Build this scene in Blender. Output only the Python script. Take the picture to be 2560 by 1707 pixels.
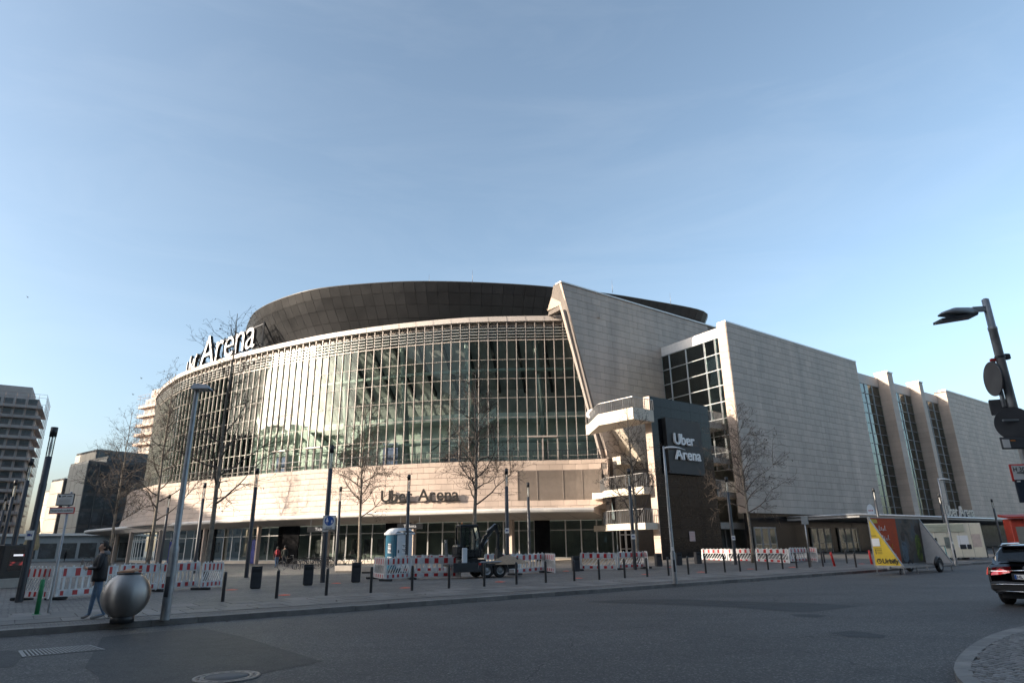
import bpy, math, random
from mathutils import Vector, Matrix, noise
from math import sin, cos, pi, radians, sqrt, atan2, atan, hypot
random.seed(7)
sc = bpy.context.scene
for o in list(bpy.data.objects): bpy.data.objects.remove(o)
COL = sc.collection
# ------------------------------------------------------------------ camera
FPX, ROLL, HZ, EYE = 1590.0, 0.0145, 1363.0, 1.65
K = 2560/2352
PITCH = atan((HZ-853.5)/FPX)
FWD = Vector((0, cos(PITCH), sin(PITCH))); UP0 = Vector((0, -sin(PITCH), cos(PITCH))); R0 = Vector((1, 0, 0))
RIGHT = R0*cos(ROLL)-UP0*sin(ROLL); UPV = R0*sin(ROLL)+UP0*cos(ROLL)
cam = bpy.data.cameras.new('camera'); camo = bpy.data.objects.new('camera', cam); COL.objects.link(camo)
cam.sensor_width = 36; cam.lens = FPX/2560*36; cam.clip_end = 6000; cam.clip_start = 0.1
m = Matrix((RIGHT, UPV, -FWD)).transposed().to_4x4(); m.translation = (0, 0, EYE); camo.matrix_world = m
sc.camera = camo
# ------------------------------------------------------------------ sky, sun, exposure
SUN = Vector((-3.0, -1.02, 0.95)).normalized()
w = bpy.data.worlds.new('World'); sc.world = w; w.use_nodes = True
nt = w.node_tree; bg = nt.nodes['Background']; sky = nt.nodes.new('ShaderNodeTexSky'); sky.sky_type = 'NISHITA'
sky.sun_disc = False; sky.sun_elevation = math.asin(SUN.z); sky.sun_rotation = atan2(SUN.x, SUN.y)
sky.altitude = 40; sky.air_density = 1.0; sky.dust_density = 3.2; sky.ozone_density = 2.5
bg.inputs['Strength'].default_value = 0.148
hs = nt.nodes.new('ShaderNodeHueSaturation'); hs.inputs['Hue'].default_value = .488; hs.inputs['Saturation'].default_value = .80; hs.inputs['Value'].default_value = .93; gmn = nt.nodes.new('ShaderNodeGamma'); gmn.inputs[1].default_value = 1.1; nt.links.new(sky.outputs[0], gmn.inputs[0]); nt.links.new(gmn.outputs[0], hs.inputs['Color'])
tcw = nt.nodes.new('ShaderNodeTexCoord'); mpw = nt.nodes.new('ShaderNodeMapping'); mpw.inputs['Rotation'].default_value = (.2, .1, .5); mpw.inputs['Scale'].default_value = (1.2, 3.2, 7.0); nt.links.new(tcw.outputs['Generated'], mpw.inputs[0])
nzw = nt.nodes.new('ShaderNodeTexNoise'); nzw.inputs['Scale'].default_value = 1.6; nzw.inputs['Detail'].default_value = 9; nzw.inputs['Roughness'].default_value = .62; nzw.inputs['Distortion'].default_value = .8; nt.links.new(mpw.outputs[0], nzw.inputs['Vector'])
rw_ = nt.nodes.new('ShaderNodeMapRange'); rw_.inputs[1].default_value = .45; rw_.inputs[2].default_value = .80; rw_.inputs[3].default_value = 0; rw_.inputs[4].default_value = .05; nt.links.new(nzw.outputs['Fac'], rw_.inputs[0])
mxw = nt.nodes.new('ShaderNodeMix'); mxw.data_type = 'RGBA'; mxw.inputs[7].default_value = (4.6, 4.7, 4.8, 1); nt.links.new(rw_.outputs[0], mxw.inputs[0]); nt.links.new(hs.outputs[0], mxw.inputs[6]); nt.links.new(mxw.outputs[2], bg.inputs['Color'])
sl = bpy.data.lights.new('sun', 'SUN'); so = bpy.data.objects.new('sun', sl); COL.objects.link(so)
sl.energy = 4.0; sl.angle = radians(0.5); sl.color = (1.0, .86, .70)
so.rotation_euler = SUN.to_track_quat('Z', 'Y').to_euler()
sc.view_settings.view_transform = 'Standard'; sc.view_settings.look = 'None'; sc.view_settings.gamma = 1
sc.view_settings.exposure = 1.05; sc.view_settings.use_curve_mapping = False
# ------------------------------------------------------------------ helpers
def ray(x, y): return FWD+RIGHT*((x*K-1280)/FPX)+UPV*((853.5-y*K)/FPX)
CAMP = Vector((0, 0, EYE))
def PZ(x, y, z=.12): d = ray(x, y); return CAMP+d*((z-EYE)/d.z)
def PY(x, y, Y): d = ray(x, y); return CAMP+d*(Y/d.y)
S = Vector((.8006, .5991, 0)); N = Vector((.5991, -.8006, 0)); Z = Vector((0, 0, 1))
def PC(x, y, c): d = ray(x, y); return CAMP+d*((c-CAMP.dot(N))/d.dot(N))
def SC(s, c, z=0): return S*s+N*c+Z*z
def sstep(a, b, t): t = max(0, min(1, (t-a)/(b-a))); return t*t*(3-2*t)
def ground(x, y):
    p = Vector((x, y, 0)); return .12+.40*sstep(40, 50, p.dot(S))*sstep(-24, -36, p.dot(N))
def PG(x, y):
    p = PZ(x, y)
    for _ in range(4): p = PZ(x, y, ground(p.x, p.y))
    return p
class Geo:
    def __init__(s): s.v = []; s.f = []; s.m = []; s.cur = 0; s.sm = False; s.s = []
    def add(s, vs, fs):
        b = len(s.v); s.v += [tuple(v) for v in vs]
        for q in fs: s.f.append([i+b for i in q]); s.m.append(s.cur); s.s.append(s.sm)
        return s
    def box(s, x0, x1, y0, y1, z0, z1):
        return s.add([(x0,y0,z0),(x1,y0,z0),(x1,y1,z0),(x0,y1,z0),(x0,y0,z1),(x1,y0,z1),(x1,y1,z1),(x0,y1,z1)],
            [(3,2,1,0),(4,5,6,7),(0,1,5,4),(1,2,6,5),(2,3,7,6),(3,0,4,7)])
    def bevbox(s, x0, x1, y0, y1, z0, z1, b):
        X = [(x0, x0+b), (x1, x1-b)]; vs = []; fs = []
        def ring(z, i): return [(x0+i+b,y0+i,z),(x1-i-b,y0+i,z),(x1-i,y0+i+b,z),(x1-i,y1-i-b,z),(x1-i-b,y1-i,z),(x0+i+b,y1-i,z),(x0+i,y1-i-b,z),(x0+i,y0+i+b,z)]
        rs = [ring(z0, b*.7), ring(z0+b, 0), ring(z1-b, 0), ring(z1, b*.7)]
        for r in rs: vs += r
        for j in range(3):
            for i in range(8): fs.append((j*8+i, j*8+(i+1) % 8, (j+1)*8+(i+1) % 8, (j+1)*8+i))
        fs.append(tuple(range(7, -1, -1))); fs.append(tuple(range(24, 32)))
        return s.add(vs, fs)
    def bar(s, a, b, w, h=None, up=Z):
        h = w if h is None else h
        a = Vector(a); b = Vector(b); d = (b-a)
        if d.length < 1e-6: return s
        d.normalize(); up = Vector(up)
        if abs(d.dot(up)) > .98: up = Vector((1, 0, 0)) if abs(d.x) < .9 else Vector((0, 1, 0))
        r = d.cross(up).normalized()*(w/2); u = r.cross(d).normalized()*(h/2)
        return s.add([a-r-u, a+r-u, a+r+u, a-r+u, b-r-u, b+r-u, b+r+u, b-r+u],
            [(3,2,1,0),(4,5,6,7),(0,1,5,4),(1,2,6,5),(2,3,7,6),(3,0,4,7)])
    def tube(s, pts, r, n=8, cap=True, closed=False):
        pts = [Vector(p) for p in pts]; L = len(pts)
        rr = r if isinstance(r, (list, tuple)) else [r]*L
        vs = []; prev = None
        for i, p in enumerate(pts):
            if closed: d = pts[(i+1) % L]-pts[i-1]
            else: d = pts[min(i+1, L-1)]-pts[max(i-1, 0)]
            d = d.normalized() if d.length > 1e-9 else Vector((0, 0, 1))
            if prev is None:
                a = Vector((0, 0, 1)) if abs(d.z) < .9 else Vector((1, 0, 0)); x = d.cross(a).normalized()
            else:
                x = prev-d*prev.dot(d); x = x.normalized() if x.length > 1e-6 else d.orthogonal().normalized()
            prev = x; y = d.cross(x)
            for k in range(n): t = 2*pi*k/n; vs.append(p+x*(rr[i]*cos(t))+y*(rr[i]*sin(t)))
        fs = []; sm = s.sm; s.sm = n > 4
        for i in range(L if closed else L-1):
            j = (i+1) % L
            for k in range(n): fs.append((i*n+k, i*n+(k+1) % n, j*n+(k+1) % n, j*n+k))
        b = len(s.v); s.add(vs, fs); s.sm = sm
        if cap and not closed:
            s.f.append([b+k for k in range(n-1, -1, -1)]); s.m.append(s.cur); s.s.append(False)
            s.f.append([b+(L-1)*n+k for k in range(n)]); s.m.append(s.cur); s.s.append(False)
        return s
    def cyl(s, x, y, z0, z1, r, n=16, r1=None):
        return s.tube([(x, y, z0), (x, y, z1)], [r, r if r1 is None else r1], n)
    def disc(s, c, ax, r, th, n=20):
        c = Vector(c); ax = Vector(ax).normalized(); return s.tube([c-ax*th/2, c+ax*th/2], r, n)
    def lathe(s, prof, n=24, c=(0, 0, 0), ax='z'):
        vs = []; L = len(prof)
        for r, z in prof:
            for k in range(n):
                t = 2*pi*k/n; p = (r*cos(t), r*sin(t), z) if ax == 'z' else ((r*cos(t), z, r*sin(t)) if ax == 'y' else (z, r*cos(t), r*sin(t)))
                vs.append((p[0]+c[0], p[1]+c[1], p[2]+c[2]))
        fs = [(i*n+k, i*n+(k+1) % n, (i+1)*n+(k+1) % n, (i+1)*n+k) for i in range(L-1) for k in range(n)]
        sm = s.sm; s.sm = True; s.add(vs, fs); s.sm = sm; return s
    def prism(s, poly, z0, z1):
        n = len(poly); vs = [(p[0], p[1], z0) for p in poly]+[(p[0], p[1], z1) for p in poly]
        return s.add(vs, [tuple(range(n-1, -1, -1)), tuple(range(n, 2*n))]+[(i, (i+1) % n, n+(i+1) % n, n+i) for i in range(n)])
    def slab(s, poly, off):
        "polygon of 3D points extruded by vector off"
        n = len(poly); poly = [Vector(p) for p in poly]; off = Vector(off)
        return s.add(poly+[p+off for p in poly], [tuple(range(n-1, -1, -1)), tuple(range(n, 2*n))]+[(i, (i+1) % n, n+(i+1) % n, n+i) for i in range(n)])
    def quad(s, *p): return s.add(p, [tuple(range(len(p)))])
    def strip(s, A, B):
        n = len(A); return s.add(list(A)+list(B), [(i, i+1, n+i+1, n+i) for i in range(n-1)])
    def mesh(s, name):
        me = bpy.data.meshes.new(name); me.from_pydata(s.v, [], s.f)
        me.polygons.foreach_set('material_index', s.m); me.polygons.foreach_set('use_smooth', s.s); me.update(); return me
    def xf(s, M): s.v = [tuple(M @ Vector(v)) for v in s.v]; return s
MATS = {}
def _set(b, name, v):
    if name in b.inputs: b.inputs[name].default_value = v
def M(name, col, rough=.6, metal=0, var=.12, scale=3, bump=0, bscale=40, island=0, spec=.5, emit=0, coat=0, streak=0, stretch=None, world=False):
    if name in MATS: return MATS[name]
    mt = bpy.data.materials.new(name); mt.use_nodes = True; t = mt.node_tree; b = t.nodes['Principled BSDF']; L = t.links.new
    c = (*col, 1); _set(b, 'Roughness', rough); _set(b, 'Metallic', metal); _set(b, 'Specular IOR Level', spec); _set(b, 'Coat Weight', coat)
    tc = t.nodes.new('ShaderNodeTexCoord'); src = tc.outputs['Object']
    if world: g = t.nodes.new('ShaderNodeNewGeometry'); src = g.outputs['Position']
    if stretch:
        mp = t.nodes.new('ShaderNodeMapping'); mp.inputs['Scale'].default_value = stretch; L(src, mp.inputs[0]); src = mp.outputs[0]
    out = None
    if var > 0:
        nz = t.nodes.new('ShaderNodeTexNoise'); nz.inputs['Scale'].default_value = scale; nz.inputs['Detail'].default_value = 7; nz.inputs['Roughness'].default_value = .62
        L(src, nz.inputs['Vector']); mr = t.nodes.new('ShaderNodeMapRange'); mr.inputs[1].default_value = .3; mr.inputs[2].default_value = .7
        mr.inputs[3].default_value = 1-var; mr.inputs[4].default_value = 1+var; L(nz.outputs['Fac'], mr.inputs[0]); out = mr.outputs[0]
        rr = t.nodes.new('ShaderNodeMapRange'); rr.inputs[1].default_value = .3; rr.inputs[2].default_value = .7; rr.inputs[3].default_value = max(0, rough-.08); rr.inputs[4].default_value = min(1, rough+.08)
        L(nz.outputs['Fac'], rr.inputs[0]); L(rr.outputs[0], b.inputs['Roughness'])
    if island > 0:
        g = t.nodes.new('ShaderNodeNewGeometry'); oi = t.nodes.new('ShaderNodeObjectInfo'); ad = t.nodes.new('ShaderNodeMath'); ad.operation = 'ADD'
        L(g.outputs['Random Per Island'], ad.inputs[0]); L(oi.outputs['Random'], ad.inputs[1]); fr = t.nodes.new('ShaderNodeMath'); fr.operation = 'FRACT'; L(ad.outputs[0], fr.inputs[0])
        mr = t.nodes.new('ShaderNodeMapRange'); mr.inputs[3].default_value = 1-island; mr.inputs[4].default_value = 1+island; L(fr.outputs[0], mr.inputs[0])
        if out:
            mu = t.nodes.new('ShaderNodeMath'); mu.operation = 'MULTIPLY'; L(out, mu.inputs[0]); L(mr.outputs[0], mu.inputs[1]); out = mu.outputs[0]
        else: out = mr.outputs[0]
    if out:
        mx = t.nodes.new('ShaderNodeVectorMath'); mx.operation = 'SCALE'; mx.inputs[0].default_value = col; L(out, mx.inputs['Scale']); L(mx.outputs[0], b.inputs['Base Color'])
    else: b.inputs['Base Color'].default_value = c
    if bump > 0:
        nb = t.nodes.new('ShaderNodeTexNoise'); nb.inputs['Scale'].default_value = bscale; nb.inputs['Detail'].default_value = 4; L(src, nb.inputs['Vector'])
        bp = t.nodes.new('ShaderNodeBump'); bp.inputs['Strength'].default_value = bump; bp.inputs['Distance'].default_value = .02; L(nb.outputs['Fac'], bp.inputs['Height']); L(bp.outputs[0], b.inputs['Normal'])
    if emit > 0: _set(b, 'Emission Color', c); _set(b, 'Emission Strength', emit)
    MATS[name] = mt; return mt
def Mglass(name, tint, base=.10, rough=.015, ior=1.5):
    if name in MATS: return MATS[name]
    mt = bpy.data.materials.new(name); mt.use_nodes = True; t = mt.node_tree; L = t.links.new
    t.nodes.remove(t.nodes['Principled BSDF']); out = t.nodes['Material Output']
    tr = t.nodes.new('ShaderNodeBsdfTransparent'); tr.inputs[0].default_value = (*tint, 1)
    gl = t.nodes.new('ShaderNodeBsdfGlossy'); gl.inputs['Roughness'].default_value = rough; gl.inputs[0].default_value = (.92, 1, .97, 1)
    fr = t.nodes.new('ShaderNodeFresnel'); fr.inputs[0].default_value = ior
    ad = t.nodes.new('ShaderNodeMath'); ad.operation = 'ADD'; ad.use_clamp = True; ad.inputs[1].default_value = base; L(fr.outputs[0], ad.inputs[0])
    nz = t.nodes.new('ShaderNodeTexNoise'); nz.inputs['Scale'].default_value = .35; g = t.nodes.new('ShaderNodeNewGeometry'); L(g.outputs['Position'], nz.inputs['Vector'])
    bp = t.nodes.new('ShaderNodeBump'); bp.inputs['Strength'].default_value = .06; bp.inputs['Distance'].default_value = .05; L(nz.outputs['Fac'], bp.inputs['Height']); L(bp.outputs[0], gl.inputs['Normal'])
    mx = t.nodes.new('ShaderNodeMixShader'); L(ad.outputs[0], mx.inputs[0]); L(tr.outputs[0], mx.inputs[1]); L(gl.outputs[0], mx.inputs[2]); L(mx.outputs[0], out.inputs[0])
    MATS[name] = mt; return mt
def thing(name, label, cat, loc=(0, 0, 0), rz=0, group=None):
    o = bpy.data.objects.new(name, None); COL.objects.link(o); o.location = loc; o.rotation_euler = (0, 0, rz); o.empty_display_size = .2
    o['label'] = label; o['category'] = cat
    if group: o['group'] = group
    return o
def part(name, g, mt, parent=None, world=False, kind=None, label=None):
    me = g.mesh(name) if isinstance(g, Geo) else g
    for x in (mt if isinstance(mt, (list, tuple)) else [mt]): me.materials.append(x)
    o = bpy.data.objects.new(name, me); COL.objects.link(o)
    if parent:
        o.parent = parent
        if world:
            q = parent; off = Vector((0, 0, 0))
            while q: off += Vector(q.location); q = q.parent
            o.location = -off
    if kind: o['kind'] = kind
    if label: o['label'] = label
    return o
def tag(o, label, cat, group=None):
    o['label'] = label; o['category'] = cat
    if group: o['group'] = group
    return o
def struct(name, g, mt): return part(name, g, mt, kind='structure')
KIDS = {}
def copy_tree(o, parent=None, loc=None, rz=None, label=None):
    c = o.copy(); COL.objects.link(c); c.parent = parent
    if loc is not None: c.location = loc
    if rz is not None: c.rotation_euler = (0, 0, rz)
    if label: c['label'] = label
    for ch in list(o.children): copy_tree(ch, c)
    return c
def catmull(P, n=8):
    P = [Vector(p) for p in P]; out = []
    for i in range(len(P)-1):
        a = P[max(i-1, 0)]; b = P[i]; c = P[i+1]; d = P[min(i+2, len(P)-1)]
        for j in range(n):
            t = j/n; out.append(.5*((2*b)+(c-a)*t+(2*a-5*b+4*c-d)*t*t+(3*b-a-3*c+d)*t**3))
    out.append(P[-1]); return out
def resample(P, step=None, n=None):
    L = [0]
    for a, b in zip(P, P[1:]): L.append(L[-1]+(b-a).length)
    T = L[-1]; n = n or max(1, int(round(T/step))); out = []; i = 0
    for j in range(n+1):
        d = T*j/n
        while i < len(P)-2 and L[i+1] < d: i += 1
        out.append(P[i].lerp(P[i+1], (d-L[i])/max(1e-9, L[i+1]-L[i])))
    return out
def cut(poly, a, b, c):
    "keep a*x+b*y<=c"
    out = []
    for i, p in enumerate(poly):
        q = poly[(i+1) % len(poly)]; fp = a*p[0]+b*p[1]-c; fq = a*q[0]+b*q[1]-c
        if fp <= 0: out.append(p)
        if fp*fq < 0: t = fp/(fp-fq); out.append((p[0]+(q[0]-p[0])*t, p[1]+(q[1]-p[1])*t))
    return out
def clad(parent, name, o, u, v, poly, w, h, mt, gap=.016, hgap=.032, th=.05, limit=250, key=None, bond=True, u0=0):
    "stone panels over a convex outline poly (u,v metres); each panel a piece of its own, the rest joined"
    nrm = u.cross(v).normalized(); us = [p[0] for p in poly]; vs = [p[1] for p in poly]
    area = sum(poly[i][0]*poly[(i+1) % len(poly)][1]-poly[(i+1) % len(poly)][0]*poly[i][1] for i in range(len(poly)))
    if area < 0: poly = poly[::-1]
    cells = []; r = 0; y = min(vs)
    while y < max(vs)-.02:
        x = min(us)-(w*.5 if bond and r % 2 else 0)+u0
        while x > min(us): x -= w
        while x < max(us):
            c = [(x+gap/2, y+hgap/2), (x+w-gap/2, y+hgap/2), (x+w-gap/2, y+h-hgap/2), (x+gap/2, y+h-hgap/2)]
            for i in range(len(poly)):
                p, q = poly[i], poly[(i+1) % len(poly)]; a, b = q[1]-p[1], -(q[0]-p[0]); c = cut(c, a, b, a*p[0]+b*p[1])
                if len(c) < 3: break
            if len(c) >= 3:
                ar = abs(sum(c[i][0]*c[(i+1) % len(c)][1]-c[(i+1) % len(c)][0]*c[i][1] for i in range(len(c))))/2
                if ar > .02*w*h: cells.append(c)
            x += w
        y += h; r += 1
    cells.sort(key=key or (lambda c: (o+u*c[0][0]+v*c[0][1]-CAMP).length))
    rest = Geo(); base = o.copy(); par_off = Vector((0, 0, 0)); q = parent
    while q: par_off += Vector(q.location); q = q.parent
    for i, c in enumerate(cells):
        pr = random.uniform(0, .006); n = len(c)
        P3 = [o+u*a+v*b for a, b in c]
        if i < limit:
            cen = P3[0]; g = Geo(); g.add([p-cen for p in P3]+[p-cen+nrm*(th+pr) for p in P3], [tuple(range(n, 2*n))]+[(k, (k+1) % n, n+(k+1) % n, n+k) for k in range(n)])
            ob = part(name, g, mt, parent); ob.location = cen-par_off
        else: rest.add(P3+[p+nrm*(th+pr) for p in P3], [tuple(range(n, 2*n))]+[(k, (k+1) % n, n+(k+1) % n, n+k) for k in range(n)])
    if rest.v: part(name+'s_far', rest, mt, parent, world=True, kind='stuff')
TXT = {}
def text_mesh(s, ext=.05, off=0.0):
    key = (s, ext, off)
    if key in TXT: return TXT[key]
    cu = bpy.data.curves.new('t', 'FONT'); cu.body = s; cu.size = 1; cu.extrude = ext; cu.offset = off; cu.resolution_u = 5
    o = bpy.data.objects.new('t', cu); COL.objects.link(o); dg = bpy.context.evaluated_depsgraph_get()
    me = bpy.data.meshes.new_from_object(o.evaluated_get(dg), depsgraph=dg)
    bpy.data.objects.remove(o); vs = [Vector(v.co) for v in me.vertices]; fs = [tuple(p.vertices) for p in me.polygons]; bpy.data.meshes.remove(me)
    TXT[key] = (vs, fs, min(v.x for v in vs), max(v.x for v in vs), min(v.y for v in vs), max(v.y for v in vs)); return TXT[key]
for s_, e_, f_ in [(c, .032, -.008) for c in 'UberAna']+[(c, .06, .012) for c in 'UberAna']+[('Tickets', .02, .0), ('ZONE', .01, .01), ('Feuerwehrzufahrt', .01, .005), ('TOI', .01, .03), ('Urbify', .01, .03), ('HL', .01, .02), ('U', .01, .05), ('H', .01, .01), ('300', .01, .01)]:
    text_mesh(s_, e_, f_)
def text_geo(key, org, tx, ty, size, center=False):
    vs, fs, x0, x1, y0, y1 = TXT[key]; g = Geo(); tx = Vector(tx).normalized(); ty = Vector(ty).normalized(); tn = tx.cross(ty)
    dx = -(x0+x1)/2 if center else -x0
    g.add([Vector(org)+(tx*(v.x+dx)+ty*v.y+tn*v.z)*size for v in vs], fs); return g
# ------------------------------------------------------------------ people meshes (grown while the scene is still empty)
def body_mesh(J, E, R):
    me = bpy.data.meshes.new('body'); me.from_pydata(J, E, []); o = bpy.data.objects.new('body', me); COL.objects.link(o)
    o.modifiers.new('s', 'SKIN'); 
    for i, r in enumerate(R): me.skin_vertices[0].data[i].radius = r if isinstance(r, tuple) else (r, r)
    me.skin_vertices[0].data[0].use_root = True
    ss = o.modifiers.new('u', 'SUBSURF'); ss.levels = 2; ss.render_levels = 2
    dg = bpy.context.evaluated_depsgraph_get(); r = bpy.data.meshes.new_from_object(o.evaluated_get(dg), depsgraph=dg)
    bpy.data.objects.remove(o); return r
def human(stride=.18, arm_l=0, arm_r=0, hold=False, h=1.76, lean=0.0):
    "facing -y, feet on z=0; returns body mesh with jacket / trousers / skin / shoe slots chosen by height"
    k = h/1.76; J = []; E = []; R = []
    def v(p, r, par=None):
        J.append(tuple(q*k for q in p)); R.append(tuple(a*k for a in r) if isinstance(r, tuple) else r*k)
        if par is not None: E.append((par, len(J)-1))
        return len(J)-1
    pel = v((0, 0, .95), (.15, .11)); ab = v((0, 0, 1.10), (.145, .105), pel); ch = v((0, -lean*.5, 1.30), (.165, .115), ab)
    nb = v((0, -lean, 1.44), (.10, .085), ch); nk = v((0, -lean-.01, 1.51), (.052, .054), nb); hd = v((0, -lean-.025, 1.60), (.074, .088), nk); v((0, -lean-.02, 1.70), (.068, .080), hd)
    for sx, st, ar in ((-1, stride, arm_l), (1, -stride, arm_r)):
        hp = v((sx*.095, 0, .88), (.092, .098), pel); kn = v((sx*.10, -st*.62-.02*abs(st)*5, .49), (.060, .066), hp); an = v((sx*.10, -st+.03*(st < 0)*4, .09), (.042, .045), kn)
        v((sx*.11, -st-.09, .045), (.042, .034), an); v((sx*.115, -st-.16, .035), (.036, .026), len(J)-1)
        sh = v((sx*.19, -lean, 1.40), (.062, .066), nb); 
        if hold and sx == 1:
            el = v((sx*.25, -.03-lean, 1.13), (.048, .05), sh); wr = v((sx*.10, -.24-lean, 1.13), (.033, .036), el); pm = v((sx*.03, -.28-lean, 1.14), (.036, .022), wr); fd = Vector((-.6, -.7, .1)); sd = Vector((0, 0, 1))
        else:
            el = v((sx*.245, ar*.10-lean*.6, 1.13), (.048, .05), sh); wr = v((sx*.255, -ar*.10-.05, .88), (.033, .036), el); pm = v((sx*.255, -ar*.12-.06, .81), (.022, .038), wr); fd = Vector((0, -.15, -1)); sd = Vector((0, 1, 0))
        fd.normalize(); pp = Vector(J[pm])/k
        for q, ln in ((-.028, .06), (-.010, .075), (.010, .07), (.028, .055)):
            a = v(tuple(pp+fd*.045+sd*q), .010, pm); v(tuple(pp+fd*(.045+ln*.6)+sd*q*1.1+Vector((0, -.01, 0))), .009, a)
        a = v(tuple(pp+fd*.01-sd*.05), .011, pm); v(tuple(pp+fd*.045-sd*.055), .010, a)
    me = body_mesh(J, E, R)
    for p in me.polygons:
        z = p.center.z/k; x = abs(p.center.x)/k; p.use_smooth = True
        wr_ = hold and p.center.y/k < -.25-lean and z > 1.0 and z < 1.3
        p.material_index = 2 if z > 1.475 or wr_ or (x > .21 and z < .87) else (0 if z > .90 or x > .2 else (1 if z > .085 else 3))
    return me
def loft_shell(rings, n=20):
    "stack of superellipse rings (cx,cy,z,rx,ry)"
    g = Geo(); vs = []; g.sm = True
    for cx, cy, z, rx, ry in rings:
        for i in range(n):
            t = 2*pi*i/n; c, s_ = cos(t), sin(t); vs.append((cx+rx*math.copysign(abs(c)**.8, c), cy+ry*math.copysign(abs(s_)**.8, s_), z))
    L = len(rings); g.add(vs, [(i*n+j, i*n+(j+1) % n, (i+1)*n+(j+1) % n, (i+1)*n+j) for i in range(L-1) for j in range(n)]+[tuple(range(n-1, -1, -1)), tuple(range((L-1)*n, L*n))]); return g
HUM_A = human(.10, .3, .3, True, 1.78, .02); HUM_B = human(.12, .4, -.4, False, 1.70); HUM_C = human(.05, -.2, .3, False, 1.80); HUM_D = human(.05, .1, .2, True, 1.74)
# ------------------------------------------------------------------ materials
def Masphalt(name, c0, c1, bs=1.0):
    mt = bpy.data.materials.new(name); mt.use_nodes = True; t = mt.node_tree; b = t.nodes['Principled BSDF']; L = t.links.new
    g = t.nodes.new('ShaderNodeNewGeometry')
    def nz(sc_, det, a, bb, lo=.3, hi=.7, vec=None, rough=.6):
        n = t.nodes.new('ShaderNodeTexNoise'); n.inputs['Scale'].default_value = sc_; n.inputs['Detail'].default_value = det; n.inputs['Roughness'].default_value = rough; L(vec or g.outputs['Position'], n.inputs['Vector'])
        r = t.nodes.new('ShaderNodeMapRange'); r.inputs[1].default_value = lo; r.inputs[2].default_value = hi; r.inputs[3].default_value = a; r.inputs[4].default_value = bb; L(n.outputs['Fac'], r.inputs[0]); return n, r
    n1, r1 = nz(.22, 5, .78, 1.22); n2, r2 = nz(20, 9, .30, 1.9, .34, .66, rough=.95); n3, r3 = nz(2.2, 6, .76, 1.24)
    mp = t.nodes.new('ShaderNodeMapping'); mp.inputs['Rotation'].default_value = (0, 0, -.642); mp.inputs['Scale'].default_value = (.05, .9, 1); L(g.outputs['Position'], mp.inputs[0]); n4, r4 = nz(1.0, 4, .86, 1.14, vec=mp.outputs[0])
    n5, r5 = nz(.9, 3, .62, 1, .24, .36)
    vo = t.nodes.new('ShaderNodeTexVoronoi'); vo.inputs['Scale'].default_value = 48; L(g.outputs['Position'], vo.inputs['Vector'])
    sp = t.nodes.new('ShaderNodeMapRange'); sp.inputs[1].default_value = .70; sp.inputs[2].default_value = .98; sp.inputs[3].default_value = .85; sp.inputs[4].default_value = 2.6
    cs = t.nodes.new('ShaderNodeSeparateColor'); L(vo.outputs['Color'], cs.inputs[0]); L(cs.outputs[0], sp.inputs[0])
    nd = t.nodes.new('ShaderNodeTexNoise'); nd.inputs['Scale'].default_value = 1.5; nd.inputs['Detail'].default_value = 5; L(g.outputs['Position'], nd.inputs['Vector']); va = t.nodes.new('ShaderNodeVectorMath'); va.operation = 'MULTIPLY_ADD'; va.inputs[1].default_value = (.9, .9, 0); L(nd.outputs['Color'], va.inputs[0]); L(g.outputs['Position'], va.inputs[2])
    ve = t.nodes.new('ShaderNodeTexVoronoi'); ve.feature = 'DISTANCE_TO_EDGE'; ve.voronoi_dimensions = '2D'; ve.inputs['Scale'].default_value = .21; L(va.outputs[0], ve.inputs['Vector']); cr = t.nodes.new('ShaderNodeMapRange'); cr.inputs[1].default_value = .001; cr.inputs[2].default_value = .0045; cr.inputs[3].default_value = .45; cr.inputs[4].default_value = 1; L(ve.outputs['Distance'], cr.inputs[0])
    out = r1.outputs[0]
    for q in (r2, r3, r4, r5, sp, cr):
        mu = t.nodes.new('ShaderNodeMath'); mu.operation = 'MULTIPLY'; L(out, mu.inputs[0]); L(q.outputs[0], mu.inputs[1]); out = mu.outputs[0]
    mx = t.nodes.new('ShaderNodeVectorMath'); mx.operation = 'SCALE'; mx.inputs[0].default_value = c0; L(out, mx.inputs['Scale']); L(mx.outputs[0], b.inputs['Base Color'])
    rg = t.nodes.new('ShaderNodeMapRange'); rg.inputs[3].default_value = .55; rg.inputs[4].default_value = .85; L(n3.outputs['Fac'], rg.inputs[0]); L(rg.outputs[0], b.inputs['Roughness'])
    bp = t.nodes.new('ShaderNodeBump'); bp.inputs['Strength'].default_value = .8*bs; bp.inputs['Distance'].default_value = .015; L(n2.outputs['Fac'], bp.inputs['Height']); L(bp.outputs[0], b.inputs['Normal'])
    MATS[name] = mt; return mt
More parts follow.
